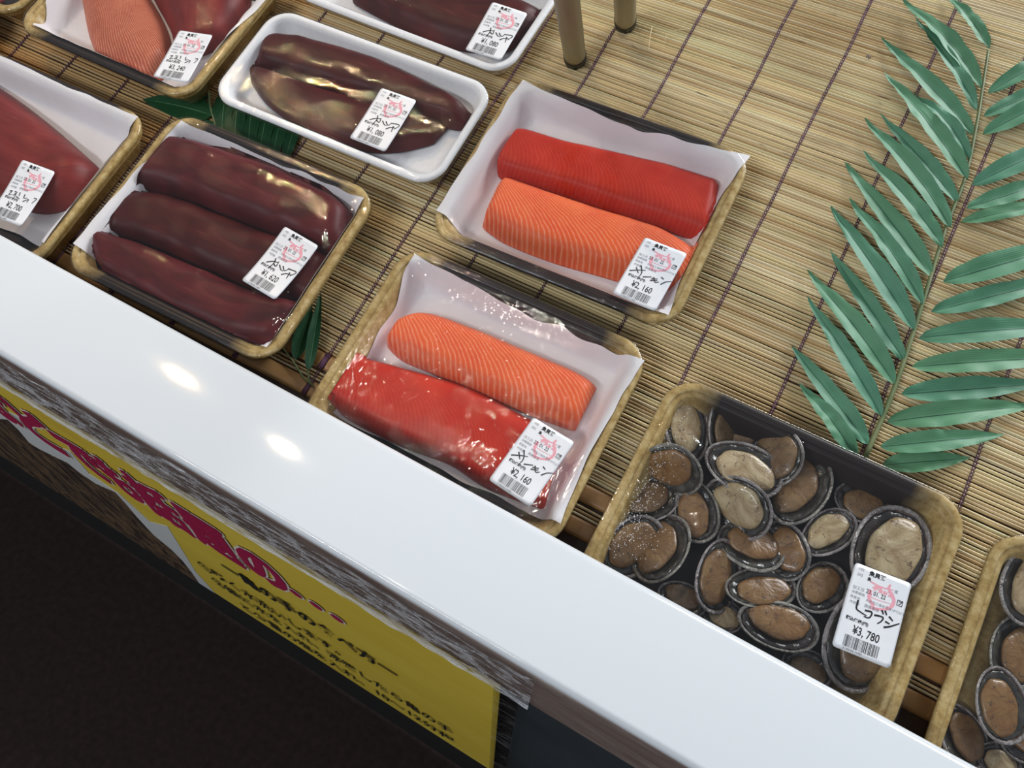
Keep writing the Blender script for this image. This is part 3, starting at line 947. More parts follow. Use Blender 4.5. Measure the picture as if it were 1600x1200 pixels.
# tray, centre px, end of long half-axis (dx, dy) px, short half px, tilt deg, tilt direction deg, base height, colour, label
ABS = [
    ('abalone', (1069, 668), (-7, -50), 32, 14, 20, 0.0090, CRE, 'cream-footed abalone standing upright in the back left corner of the tray'),
    ('abalone', (1118, 668), (6, -36), 23, 50, 12, 0.0060, BRO, 'narrow tilted abalone, second from the back left corner'),
    ('abalone', (1162, 680), (22, 10), 26, 18, 210, 0.0050, BRO, 'small tan abalone at the back, touching the big cream one from behind'),
    ('abalone', (1054, 728), (46, -8), 25, 64, 262, 0.0080, BRO, 'abalone lying on its edge with white shell rim, before the back corner one'),
    ('abalone', (1160, 734), (54, 24), 36, 6, 90, 0.0145, CRE, 'big cream-footed abalone lying on top near the back of the tray'),
    ('abalone', (1216, 716), (20, 44), 34, 46, 200, 0.0065, BRO, 'brown abalone half hidden behind the right end of the big cream one'),
    ('abalone', (1012, 788), (42, -18), 32, 20, 120, 0.0050, BRO, 'dull brown abalone under the condensation at the left wall'),
    ('abalone', (1091, 800), (8, 46), 30, 14, 180, 0.0080, BRO, 'upright oval abalone below the big cream one'),
    ('abalone', (1160, 788), (48, 26), 31, 52, 240, 0.0060, CRE, 'abalone with a bright white shell rim directly below the big cream one'),
    ('abalone', (1252, 768), (22, -52), 42, 22, 160, 0.0075, BRO, 'large tan abalone with a dark ring on its right, middle of the tray'),
    ('abalone', (1346, 786), (40, 8), 31, 14, 90, 0.0050, BRO, 'orange-brown abalone behind the white-lit one on the right'),
    ('abalone', (1296, 834), (34, -26), 30, 12, 150, 0.0100, CRE, 'glossy pale abalone between the tray middle and the biggest cream one'),
    ('abalone', (1412, 808), (34, 12), 26, 14, 100, 0.0050, BRO, 'brown abalone peeping out behind the biggest cream one'),
    ('abalone', (1384, 866), (34, -58), 56, 6, 60, 0.0120, CRE, 'biggest cream-footed abalone, partly under the price label'),
    ('abalone', (984, 850), (38, -34), 36, 26, 330, 0.0080, BRO, 'bright orange-footed abalone at the left wall by the rail'),
    ('abalone', (1040, 864), (14, -50), 38, 40, 175, 0.0055, BRO, 'brown abalone leaning with its dark ring to the right, beside the orange-footed one'),
    ('abalone', (1114, 896), (-12, 52), 34, 34, 8, 0.0080, BRO, 'upright abalone with a wide grey shell side on its left'),
    ('abalone', (1172, 856), (48, 14), 36, 20, 100, 0.0060, BRO, 'tan abalone with a greenish shell rim in the tray centre'),
    ('abalone', (1232, 860), (14, 44), 30, 28, 200, 0.0050, BRO, 'dark-ringed abalone wedged right of the greenish-rimmed one'),
    ('abalone', (1187, 922), (52, -4), 30, 18, 90, 0.0085, BRO, 'brown abalone lying crosswise above the one nearest the rail'),
    ('abalone', (1282, 920), (32, -26), 34, 12, 60, 0.0060, BRO, 'dull brown abalone left of the price label'),
    ('abalone', (1215, 980), (58, 14), 34, 10, 100, 0.0120, BRO, 'orange-brown abalone lying crosswise, nearest to the rail in the middle'),
    ('abalone', (1132, 964), (28, 14), 22, 20, 140, 0.0050, CRE, 'small speckled pale abalone at the rail'),
    ('abalone', (1334, 996), (-14, 72), 52, 18, 350, 0.0070, BRO, 'big brown abalone mostly hidden under the price label'),
    ('abalone', (1066, 938), (34, 14), 24, 12, 120, 0.0050, BRO, 'tan abalone cut off by the rail, left of the small speckled one'),
    ('abalone', (1262, 1046), (34, 16), 26, 14, 120, 0.0050, BRO, 'brown abalone cut off by the rail, left of the price label corner'),
    ('abalone_next', (1600, 914), (-14, 54), 42, 14, 10, 0.0100, CRE, 'cream-footed abalone topmost at the right edge of the photo'),
    ('abalone_next', (1580, 1016), (-24, 48), 44, 22, 20, 0.0050, BRO, 'brown abalone with a purple shell edge at the right edge of the photo'),
    ('abalone_next', (1562, 1100), (10, 56), 38, 10, 10, 0.0130, BRO, 'upright oval abalone in the right-hand tray'),
    ('abalone_next', (1500, 1152), (22, 46), 36, 26, 40, 0.0060, BRO, 'abalone at the left wall of the right-hand tray by the rail'),
    ('abalone_next', (1610, 1150), (20, 40), 34, 20, 190, 0.0060, BRO, 'dark abalone at the bottom right corner of the photo'),
    ('abalone_next', (1562, 1192), (34, 10), 26, 14, 60, 0.0040, CRE, 'pale abalone cut off by the rail in the right-hand tray'),
]
for idx, (key, (cx, cy), (dx, dy), sh, tilt, tdir, zb, cre, lab) in enumerate(ABS):
    pk = (cre, idx % 3)
    if pk not in protos:
        protos[pk] = make_abalone(cre, 1.3 * (idx % 3) + (0.5 if cre else 0))
        e = protos[pk]
    else:
        e = copy_tree(protos[pk])
    wz = zb + 0.010
    c0 = np.array(t_local(key, cx, cy, wz))
    c1 = np.array(t_local(key, cx + dx, cy + dy, wz))
    a = float(np.linalg.norm(c1 - c0))
    nrm = math.hypot(dx, dy)
    c2 = np.array(t_local(key, cx - dy / nrm * sh, cy + dx / nrm * sh, wz))
    bs = float(np.linalg.norm(c2 - c0)) / math.cos(math.radians(tilt) * 0.8)
    ang = math.atan2(*(c1 - c0)[::-1])
    td = math.radians(tdir)
    ax = Vector((-math.sin(td), math.cos(td), 0))
    sz = min(a, bs / 0.70) * 0.80
    Mx = (tray_top(key, c0[0], c0[1], zb) @ Matrix.Rotation(math.radians(tilt) * 0.85, 4, ax) @ Matrix.Rotation(ang, 4, 'Z')
          @ Matrix.Diagonal((a * 1.10, bs / 0.70 * 1.10, sz, 1)))
    # keep the lowest point of the tilted shell on the tray floor
    low = min((tray_top(key, 0, 0).inverted() @ Mx @ Vector((math.cos(t), 0.7 * math.sin(t), zz))).z for t in np.linspace(0, 2 * PI, 24) for zz in (0.0 + 0.40, 0.47))
    low2 = (tray_top(key, 0, 0).inverted() @ Mx @ Vector((0, 0, 0))).z
    lowest = min(low, low2)
    if lowest < 0.0042:
        Mx = Matrix.Translation((MF.to_3x3() @ Vector((0, 0, 0.0042 - lowest)))) @ Mx
    e.matrix_world = Mx
    tag(e, lab, 'abalone', 'small abalone packed in the trays')
    TRAYS[key]['contents'].append(e)


# ------------------------------------------------------------------ stretch film + price labels
bpy.context.view_layer.update()


def content_bvh(key):
    t = TRAYS[key]
    inv_ = t['e'].matrix_world.inverted()
    V, F = [], []

    def add(o):
        if o.type == 'MESH':
            n0 = len(V)
            Mx = inv_ @ o.matrix_world
            V.extend([Mx @ q.co for q in o.data.vertices])
            F.extend([[i + n0 for i in p.vertices] for p in o.data.polygons])
        for c in o.children:
            add(c)
    for o in t['contents']:
        add(o)
    return BVHTree.FromPolygons(V, F) if V else None


def drape(key, sag=0.003, wr=0.0003):
    t = TRAYS[key]
    T = t['T']
    bv = content_bvh(key)
    nx, ny = 90, 72
    xs = np.linspace(-T['L'] / 2, T['L'] / 2, nx)
    ys = np.linspace(-T['W'] / 2, T['W'] / 2, ny)
    ob = np.full((nx, ny), -1.0)
    fixed = np.zeros((nx, ny), bool)
    top = T['H'] + 0.0011
    for i, x in enumerate(xs):
        for j, y in enumerate(ys):
            _, ins = tray_inner(T, x, y)
            if ins < 0.008:
                fixed[i, j] = True
            if bv:
                hit = bv.ray_cast(Vector((x, y, 0.2)), Vector((0, 0, -1)))
                if hit[0] is not None:
                    ob[i, j] = hit[0].z + 0.0013
    h = np.full((nx, ny), top)
    # widen the obstacle a little so the coarse film never cuts into the food
    o2 = ob.copy()
    for a in (-1, 0, 1):
        for c in (-1, 0, 1):
            o2 = np.maximum(o2, np.roll(np.roll(ob, a, 0), c, 1))
    ob = o2
    for it in range(700):
        hn = 0.25 * (np.roll(h, 1, 0) + np.roll(h, -1, 0) + np.roll(h, 1, 1) + np.roll(h, -1, 1)) - sag * 2e-3
        hn = np.maximum(hn, ob)
        hn[fixed] = np.maximum(top, ob[fixed])
        h = hn
    t['film'] = (xs, ys, h)
    return h


def film_h(key, x, y):
    xs, ys, h = TRAYS[key]['film']
    fx = np.clip((x - xs[0]) / (xs[1] - xs[0]), 0, len(xs) - 1.001)
    fy = np.clip((y - ys[0]) / (ys[1] - ys[0]), 0, len(ys) - 1.001)
    i, j = int(fx), int(fy)
    a, c = fx - i, fy - j
    return float(h[i, j] * (1 - a) * (1 - c) + h[i + 1, j] * a * (1 - c) + h[i, j + 1] * (1 - a) * c + h[i + 1, j + 1] * a * c)


def make_film(key, sag=0.003):
    drape(key, sag)
    t = TRAYS[key]
    T = t['T']
    sd = sum(ord(ch) for ch in key)
    rings = []
    NR = 44
    for k in range(NR):
        s = 1 - (k / NR) ** 1.1
        s = max(s, 0.02)
        rg = []
        for x, y in rrect(T['L'] - 0.002, T['W'] - 0.002, T['r'] - 0.001):
            X, Y = x * s, y * s
            z = film_h(key, X, Y)
            if s < 0.94:
                z += 0.00035 * abs(noise.noise(Vector((X * 45, Y * 45 + X * 30, sd))))
            rg.append((X, Y, z))
        rings.append(rg)
    skirt = []
    for ins, z in ((0.010, 0.004), (0.004, 0.016), (-0.0012, T['H'] - 0.005), (-0.0009, T['H'] - 0.0005), (-0.0001, T['H'] + 0.0008)):
        rg = []
        for x, y in rrect(T['L'] - 2 * ins, T['W'] - 2 * ins, T['r'] - ins * 0.9):
            wv = 0.0006 * abs(noise.noise(Vector((x * 90, y * 90, sd + z * 100)))) if z < T['H'] - 0.002 else 0
            f = 1 + wv / 0.1
            rg.append((x * f, y * f, z))
        skirt.append(rg)
    vs, fs = loft_rings(skirt + rings, close_first=False)
    return link_mesh('plastic_wrap', vs, fs, M_FILM, t['e'])


def text_mesh(body, size, off=0.0, shear=0.0, sp=1.0, res=3):
    c = bpy.data.curves.new('txt', 'FONT')
    c.body = body
    c.size = size
    c.offset = off
    c.shear = shear
    c.space_character = sp
    c.align_x = 'LEFT'
    c.align_y = 'CENTER'
    c.resolution_u = res
    o = bpy.data.objects.new('txt', c)
    COL.objects.link(o)
    dg = bpy.context.evaluated_depsgraph_get()
    me = bpy.data.meshes.new_from_object(o.evaluated_get(dg))
    V = [tuple(q.co) for q in me.vertices]
    F = [tuple(p.vertices) for p in me.polygons]
    bpy.data.objects.remove(o)
    bpy.data.curves.remove(c)
    bpy.data.meshes.remove(me)
    return V, F


TXT = {}


def txt(body, size, off=0.0, sp=1.0):
    k = (body, size, off, sp)
    if k not in TXT:
        TXT[k] = text_mesh(body, size, off, 0.0, sp)
    return TXT[k]


def stroke(mb, pts, w):
    """flat pen stroke through pts"""
    P = catmull(pts, max(6, 6 * (len(pts) - 1))) if len(pts) > 2 else np.array([np.array(pts[0]) + (np.array(pts[1]) - np.array(pts[0])) * t for t in np.linspace(0, 1, 5)])
    vs = []
    for i, p in enumerate(P):
        d = P[min(i + 1, len(P) - 1)] - P[max(i - 1, 0)]
        d = d / (np.linalg.norm(d) + 1e-9)
        ww = w * (1 - 0.45 * i / len(P))
        vs += [(p[0] - d[1] * ww, p[1] + d[0] * ww, 0), (p[0] + d[1] * ww, p[1] - d[0] * ww, 0)]
    mb.add(vs, [(2 * i, 2 * i + 1, 2 * i + 3, 2 * i + 2) for i in range(len(P) - 1)])


HAND = {
    'abalone': ((490, 610), (14.3, 5.13), (-3.62, 13.3), [[(362, 480), (346, 555), (385, 590), (440, 622)], [(425, 572), (490, 590), (465, 640), (415, 628)], [(512, 612), (592, 632), (575, 670), (540, 690)], [(582, 565), (598, 605)], [(612, 570), (628, 612)], [(648, 622), (684, 664)], [(612, 668), (655, 692)], [(598, 722), (655, 714), (745, 684)]]),
    'tuna': ((580, 590), (13.5, 6.5), (-9.5, 13.8), [[(375, 580), (470, 563), (545, 575)], [(508, 515), (482, 590), (402, 672)], [(480, 590), (515, 632), (556, 560)], [(568, 605), (588, 668), (622, 690)], [(618, 618), (640, 682), (692, 660)], [(690, 650), (812, 690), (722, 752)], [(600, 742), (670, 722), (742, 732)], [(722, 700), (678, 792)]]),
    'salmon': ((528, 615), (12.8, 7.7), (-8.5, 12.3), [[(290, 545), (400, 550), (485, 562)], [(378, 508), (392, 592)], [(440, 488), (432, 590), (368, 662)], [(438, 645), (545, 657)], [(518, 700), (604, 712)], [(568, 660), (574, 730), (622, 732)], [(538, 680), (612, 692)], [(658, 670), (684, 704)], [(636, 766), (700, 742), (772, 742)]]),
    'mixed': ((520, 570), (13.9, 8.1), (-7.0, 12.4), [[(318, 480), (358, 490), (310, 532), (362, 542)], [(398, 508), (442, 532)], [(378, 562), (424, 540), (398, 602)], [(428, 588), (484, 642)], [(482, 540), (470, 592)], [(560, 588), (548, 642), (602, 652)], [(538, 692), (622, 680), (598, 722)], [(700, 680), (742, 702), (678, 752)]]),
}


def make_label(key, corners, price, hand, dark=True):
    """sticker 37 x 58 mm laid on the film; corners TL TR BR BL in the photo"""
    t = TRAYS[key]
    w = 0.030
    c = np.mean([t_local(key, *q, w) for q in corners], 0)
    w = t['w0'] + film_h(key, c[0], c[1])
    P = [np.array(t_local(key, *q, w)) for q in corners]
    c = np.mean(P, 0)
    dn = (P[3] - P[0]) + (P[2] - P[1])
    ang = math.atan2(dn[1], dn[0]) + PI / 2
    ca, sa = math.cos(ang), math.sin(ang)
    LW, LH = 0.0372, 0.0585

    def l2t(x, y):
        return c[0] + ca * x - sa * y, c[1] + sa * x + ca * y
    # quadratic surface under the sticker
    S, Z = [], []
    for i in range(13):
        for j in range(17):
            x, y = (i / 12 - .5) * LW, (j / 16 - .5) * LH
            X, Y = l2t(x, y)
            S.append([1, x, y, x * x, x * y, y * y])
            Z.append(film_h(key, X, Y))
    S, Z = np.array(S), np.array(Z)
    co, *_ = np.linalg.lstsq(S, Z, rcond=None)
    lift = float((Z - S @ co).max()) + 0.0007

    def surf(x, y, dz=0.0):
        X, Y = l2t(x, y)
        return (X, Y, float(np.dot([1, x, y, x * x, x * y, y * y], co)) + lift + dz)
    # paper, rounded corners
    out = rrect(LW, LH, 0.0025, 6)
    rings = [[surf(x * s, y * s, -0.0002) for x, y in out] for s in (0.15, 0.6, 0.99)]
    rings += [[surf(x * s, y * s, 0) for x, y in out] for s in (1.0, 0.9, 0.75, 0.6, 0.4, 0.2, 0.03)]
    vs, fs = loft_rings(rings)
    lab = link_mesh('price_label', vs, fs, M_LABEL, t['e'])
    lab['label'] = 'white price sticker'

    def emit(name, mb, mat, dz):
        return link_mesh(name, [surf(x, y, dz) for x, y, _ in mb.v], mb.f, mat, lab, smooth=False)

    def put(mb, body, size, x, y, off=0.0, sp=1.0, sx=1.0):
        V, F = txt(body, size, off, sp)
        mb.add([(x + q[0] * sx, y + q[1], 0) for q in V], F)
    mb = MB()
    put(mb, '¥' + price, 0.0078, -0.0088, -0.0142, 0.00010, 1.0, 0.72)
    put(mb, '魚貝類', 0.0036, -0.0082, 0.0255, 0.00016)
    put(mb, '魚', 0.0026, -0.0085, 0.0215, 0.0001)
    put(mb, '23. 01. 22', 0.0040, -0.0072, 0.0135, 0.00004, 1.0, 0.8)
    put(mb, '税込価格(円)', 0.0026, -0.0150, -0.0078, 0.0001)
    # square mark at the right
    for (x0, x1, y0, y1) in ((0.0128, 0.0164, 0.0152, 0.0156), (0.0128, 0.0164, 0.0118, 0.0122), (0.0128, 0.0132, 0.0118, 0.0156), (0.0160, 0.0164, 0.0118, 0.0156)):
        mb.add([(x0, y0, 0), (x1, y0, 0), (x1, y1, 0), (x0, y1, 0)], [(0, 1, 2, 3)])
    put(mb, 'プ', 0.0026, 0.0135, 0.0137, 0.0001)
    emit('printed_text', mb, M_BLACK, 0.00012)
    mb = MB()
    put(mb, '102', 0.0026, -0.0155, 0.0260)
    put(mb, '202', 0.0026, -0.0155, 0.0222)
    put(mb, '加工日', 0.0026, -0.0160, 0.0130)
    put(mb, '消費期限', 0.0022, -0.0160, 0.0098)
    put(mb, '水産加工保存温度10℃以下', 0.0021, -0.0060, 0.0075)
    put(mb, '原産地', 0.0022, -0.0160, 0.0065)
    put(mb, '国産養殖', 0.0024, -0.0060, 0.0038)
    put(mb, '内容量', 0.0022, -0.0155, 0.0030)
    put(mb, '産', 0.0026, 0.0095, 0.0200)
    emit('small_print', mb, M_GREYTXT, 0.00010)
    # barcode
    mb = MB()
    rg = random.Random(len(price) * 7 + ord(price[2]))
    x = -0.0125
    while x < 0.0098:
        bw = rg.choice([0.00018, 0.00018, 0.0003, 0.0005])
        for q in range(3):
            ya, yb = -0.0262 + q * 0.0026, -0.0262 + (q + 1) * 0.0026
            mb.add([(x, ya, 0), (x + bw, ya, 0), (x + bw, yb, 0), (x, yb, 0)], [(0, 1, 2, 3)])
        x += bw + rg.choice([0.0002, 0.00035, 0.0005])
    put(mb, '2 102102 11202', 0.0019, -0.0120, -0.0275)
    emit('barcode', mb, M_BLACK, 0.00012)
    # round stamp
    mb = MB()
    for k in range(20):
        if k in (8, 9, 13):
            continue
        a0, a1 = 2 * PI * k / 24 - 0.9, 2 * PI * (k + 1) / 24 - 0.9
        r0, r1 = (0.0062, 0.0082) if k % 5 else (0.0056, 0.0080)
        mb.add([(0.0030 + r0 * 1.1 * math.cos(a0), 0.0125 + r0 * math.sin(a0), 0), (0.0030 + r1 * 1.1 * math.cos(a0), 0.0125 + r1 * math.sin(a0), 0),
                (0.0030 + r1 * 1.1 * math.cos(a1), 0.0125 + r1 * math.sin(a1), 0), (0.0030 + r0 * 1.1 * math.cos(a1), 0.0125 + r0 * math.sin(a1), 0)], [(0, 1, 2, 3)])
    stroke(mb, [(-0.006, 0.0205), (0.001, 0.0195), (0.009, 0.0205)], 0.0006)
    stroke(mb, [(0.0055, 0.0195), (0.0062, 0.0235)], 0.0010)
    stroke(mb, [(-0.002, 0.0040), (0.003, 0.0048), (0.008, 0.0068)], 0.0011)
    put(mb, '活魚商店', 0.0030, -0.0030, 0.0165, 0.00015)
    stroke(mb, [(-0.004, 0.0108), (0.001, 0.0105), (0.010, 0.0112)], 0.0003)
    emit('red_stamp', mb, M_STAMP, 0.00008)
    # handwriting
    c0, ex, ey, sts = HAND[hand]
    Mi = np.linalg.inv(np.array([[ex[0], ey[0]], [ex[1], ey[1]]]))
    mb = MB()
    for st in sts:
        pts = []
        for p in st:
            q = Mi @ (np.array(p) - np.array(c0))
            pts.append((q[0] * 0.001, -q[1] * 0.001 - 0.0002))
        stroke(mb, pts, 0.00055 if hand != 'abalone' else 0.00065)
    emit('handwriting', mb, M_BLACK if hand in ('abalone', 'tuna') else M_MARK, 0.00016)


for k in TRAYS:
    make_film(k, 0.0015 if k.startswith('abalone') else 0.003)
make_label('fatty', [(285, 33), (337, 62), (292, 150), (237, 118)], '3, 240', 'mixed')
make_label('white_back', [(770, 5), (827, 25), (781, 99), (726, 80)], '1, 080', 'tuna')
make_label('white_front', [(601, 136), (651, 160), (600, 243), (545, 216)], '1, 080', 'tuna')
make_label('tuna_left', [(38, 253), (90, 278), (36, 355), (-18, 330)], '2, 700', 'mixed')
make_label('tuna_big', [(445, 357), (500, 388), (433, 471), (379, 438)], '1, 620', 'tuna')
make_label('salmon_back', [(1008, 372), (1073, 397), (1023, 487), (957, 462)], '2, 160', 'salmon')
make_label('salmon_front', [(834, 655), (895, 693), (829, 790), (766, 750)], '2, 160', 'salmon')
make_label('abalone', [(1335, 880), (1424, 912), (1388, 1045), (1300, 1008)], '3, 780', 'abalone')

# condensation inside the abalone wrap
mb = MB()
rg = random.Random(11)
for k in range(420):
    for _ in range(20):
        t_ = rg.random()
        cx_ = 1000 + rg.gauss(0, 26) + (0.5 - t_) * 60
        cy_ = 745 + (t_ - 0.5) * 230 + rg.gauss(0, 12)
        lx, ly = t_local('abalone', cx_, cy_, 0.034)
        if abs(lx) < 0.098 and abs(ly) < 0.076:
            break
    else:
        continue
    r = rg.uniform(0.00018, 0.00042)
    z = film_h('abalone', lx, ly) + 0.0004
    vs = [(lx, ly, z + r * 0.7)] + [(lx + r * math.cos(2 * PI * q / 6), ly + r * math.sin(2 * PI * q / 6), z) for q in range(6)]
    mb.add(vs, [(0, 1 + q, 1 + (q + 1) % 6) for q in range(6)])
drop_m, _, dbs = new_mat('water_drops', 0.05, (0.75, 0.75, 0.76), 0.9)
dbs.inputs['Alpha'].default_value = 0.75
o = mb.build('condensation', drop_m, TRAYS['abalone']['e'])
o['kind'] = 'stuff'


# ------------------------------------------------------------------ leaves
def leaflet(parent, base, tip, width, mat, name='leaflet', wb=0.007, wt=0.004, arch=0.006, seed=0, fold=0.35, origin=(0, 0), wave=0.0009, bend=0.02):
    """pointed blade with a creased midrib; base and tip are (u, v)"""
    b0, t0 = np.array(base), np.array(tip)
    d = t0 - b0
    L = np.linalg.norm(d)
    d = d / L
    nrm = np.array([-d[1], d[0]])
    n, m = 30, 8
    vs, fs, uvs = [], [], []
    sgn = 1 if seed < 17 else -1
    for i in range(n + 1):
        s = i / n
        wd = width * (max(0.0, math.sin(PI * min(1, s ** 0.72))) ** 0.75) * (1 - 0.25 * s)
        wd = max(wd, 0.0004)
        c = b0 + d * (L * s) + nrm * (bend * L * math.sin(PI * s) * sgn)
        zc = wb + (wt - wb) * s + arch * math.sin(PI * min(1, s * 1.1)) ** 1
        for j in range(m + 1):
            t = j / m * 2 - 1
            p = c + nrm * (t * wd / 2)
            z = zc + fold * abs(t) * wd / 2 + wave * noise.noise(Vector((s * 9, t * 1.2, seed * 3.7))) * (0.3 + abs(t)) * 2
            vs.append((p[0] - origin[0], p[1] - origin[1], max(z, 0.0030)))
            uvs.append((s, j / m))
    for i in range(n):
        for j in range(m):
            fs.append((i * (m + 1) + j, i * (m + 1) + j + 1, (i + 1) * (m + 1) + j + 1, (i + 1) * (m + 1) + j))
    return link_mesh(name, vs, fs, mat, parent, uvs=uvs)


WL = 0.008
org = px(1355, 706, WL)
frond = empty('palm_frond', on_mat(org[0], org[1], 0), 'large green palm frond lying on the bamboo mat at the right', 'leaf')
rp = [(1352, 716), (1400, 602), (1441, 478), (1480, 352), (1508, 280), (1527, 195), (1546, 76)]
R3 = catmull([px(*q, WL) for q in rp], 40)
mb = MB()
mb.tube([(p[0] - org[0], p[1] - org[1], 0.0062) for p in R3], [0.0021 - 0.0009 * i / 39 for i in range(40)], 8)
mb.build('rachis', M_RACHIS, frond)
LEAV = [((1546, 74), (1478, -14), 9), ((1533, 137), (1410, -2), 12), ((1526, 172), (1428, 28), 9), ((1521, 208), (1378, 57), 12), ((1515, 248), (1428, 144), 9), ((1511, 282), (1380, 114), 12), ((1497, 316), (1375, 175), 11), ((1486, 355), (1351, 185), 12), ((1472, 386), (1347, 238), 11), ((1457, 432), (1321, 252), 13), ((1442, 475), (1326, 310), 11), ((1427, 517), (1297, 325), 13), ((1413, 562), (1297, 388), 11), ((1398, 600), (1261, 422), 13), ((1377, 651), (1260, 465), 11), ((1358, 694), (1236, 537), 11.5), ((1338, 716), (1248, 598), 10),
        ((1543, 146), (1700, 60), 11), ((1538, 180), (1700, 108), 10), ((1535, 210), (1705, 130), 12), ((1518, 290), (1700, 205), 13), ((1511, 324), (1690, 268), 11), ((1501, 347), (1690, 318), 9), ((1473, 441), (1700, 376), 15), ((1456, 486), (1690, 424), 12), ((1436, 528), (1690, 508), 13), ((1424, 574), (1695, 556), 12.5), ((1409, 615), (1640, 596), 13), ((1386, 659), (1620, 632), 13), ((1375, 699), (1567, 680), 11.5), ((1380, 726), (1517, 714), 11)]
for i, (bq, tq, wmm) in enumerate(LEAV):
    leaflet(frond, px(*bq, 0.008), px(*tq, 0.006), wmm * 0.001 * 1.62, M_LEAF, seed=i, origin=org, wb=0.0065 + 0.0012 * (i % 3), wt=0.0045 + 0.002 * ((i * 7) % 3), arch=0.005 + 0.002 * ((i * 5) % 3), fold=0.42 if i < 17 else 0.38)

org2 = px(330, 172, WL)
frond2 = empty('palm_frond', on_mat(org2[0], org2[1], 0), 'dark green palm leaf peeping out between the trays at the upper left', 'leaf')
mb = MB()
mb.tube([(px(x, y, 0.005)[0] - org2[0], px(x, y, 0.005)[1] - org2[1], 0.0045) for x, y in ((322, 112), (327, 160), (337, 196))], 0.0014, 8)
mb.build('rachis', M_RACHIS, frond2)
for i, (bq, tq, wmm) in enumerate([((330, 178), (222, 154), 17), ((326, 150), (250, 128), 14), ((352, 140), (346, 226), 12), ((372, 150), (366, 236), 12), ((394, 160), (388, 244), 12), ((418, 170), (404, 254), 12), ((440, 178), (424, 262), 11), ((462, 190), (444, 262), 8), ((340, 196), (285, 215), 12)]):
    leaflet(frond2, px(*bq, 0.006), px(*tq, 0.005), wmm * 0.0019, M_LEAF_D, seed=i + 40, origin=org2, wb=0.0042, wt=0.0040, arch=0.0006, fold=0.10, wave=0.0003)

org3 = px(488, 600, 0.004)
sprig = empty('bamboo_leaf_sprig', on_mat(org3[0], org3[1], 0), 'small dark green leaf sprig between the dark tuna tray and the front salmon tray', 'leaf')
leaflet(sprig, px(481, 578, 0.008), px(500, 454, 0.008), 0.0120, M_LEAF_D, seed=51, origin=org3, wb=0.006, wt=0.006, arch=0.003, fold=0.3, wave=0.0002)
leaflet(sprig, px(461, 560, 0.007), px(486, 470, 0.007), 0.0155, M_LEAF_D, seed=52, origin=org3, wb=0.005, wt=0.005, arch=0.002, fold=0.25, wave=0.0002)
mb = MB()
for pl in (((436, 536), (459, 566), (474, 590), (490, 604)), ((481, 578), (482, 592), (489, 602))):
    mb.tube([(px(x, y, 0.005)[0] - org3[0], px(x, y, 0.005)[1] - org3[1], 0.005) for x, y in pl], 0.0008, 6)
mb.build('stem', M_RACHIS, sprig)


# ------------------------------------------------------------------ bamboo legs and small debris
def pole(base, top, wb_px, wt_px, label):
    u, vq = px(*base, 0.003)
    P0 = MF @ Vector((u, vq, 0.004))
    c = R.T @ (np.array(P0) - np.array([0, 0, CAMZ]))
    dia = wb_px * c[2] / FPX
    z1 = c[2] * wb_px / wt_px
    q = np.array([(top[0] - 800) / FPX * z1, (top[1] - 600) / FPX * z1, z1])
    P1 = Vector(R @ q + np.array([0, 0, CAMZ]))
    d = (P1 - P0).normalized()
    M0 = Matrix.Translation(P0) @ d.to_track_quat('Z', 'Y').to_matrix().to_4x4()
    e = empty('bamboo_pole', M0, label, 'pole')
    r = dia / 2
    mb = MB()
    zs = [0.012 + 0.45 * k / 60 for k in range(61)]
    rr = []
    for z in zs:
        node = max(math.exp(-((z - 0.075) / 0.0035) ** 2), math.exp(-((z - 0.235) / 0.0035) ** 2))
        rr.append(r * (1 + 0.05 * node))
    mb.tube([(0, 0, z) for z in zs], rr, 24)
    mb.build('culm', M_BAMBOO, e)
    mb = MB()
    mb.tube([(0, 0, z) for z in (0.0, 0.001, 0.012, 0.0135)], [r * 0.95, r * 1.04, r * 1.05, r * 1.0], 24)
    mb.build('end_cap', M_CAP, e)


pole((899, 93), (886, 2), 34, 41, 'nearer grey bamboo leg with a black foot standing on the mat at the top')
pole((977, 37), (976, -30), 33, 38, 'further grey bamboo leg with a black foot, cut off by the top edge')


def strand(pts, rad, label, name='straw_fibre'):
    o_ = px(*pts[0], 0.004)
    mb = MB()
    C = catmull([(*px(x, y, 0.005),) for x, y in pts], 20)
    mb.tube([(p[0] - o_[0], p[1] - o_[1], 0.0045 + 0.002 * math.sin(PI * i / 19)) for i, p in enumerate(C)], rad, 5)
    o = mb.build(name, M_STRAW)
    o.matrix_world = on_mat(o_[0], o_[1], 0)
    tag(o, label, 'straw')


strand([(1019, 41), (1016, 56), (1013, 80)], 0.0004, 'short straight straw fibre on the mat right of the bamboo legs')
strand([(1040, 68), (1040, 58), (1052, 50), (1072, 46)], 0.0003, 'curved straw fibre lying right of the short straight one')
strand([(1068, 2), (1048, 8), (1030, 24)], 0.0003, 'thin straw fibre on the mat at the very top')
u0, v0 = px(1357, 88, 0.004)
mb = MB()
rg = random.Random(5)
for k in range(9):
    a = rg.uniform(0, 2 * PI)
    rl = rg.uniform(0.0015, 0.0032)
    mb.tube([(0, 0, 0.0035), (rl * 0.6 * math.cos(a), rl * 0.6 * math.sin(a), 0.0055), (rl * math.cos(a + .4), rl * math.sin(a + .4), 0.0036)], [0.0007, 0.0006, 0.0002], 5)
o = mb.build('leaf_crumb', mottled('crumb', (0.10, 0.07, 0.06), (0.4, 0.33, 0.28), 400, 0.7))
o.matrix_world = on_mat(u0, v0)
tag(o, 'tiny dry grey-brown crumb on the mat left of the palm leaf tips', 'debris')

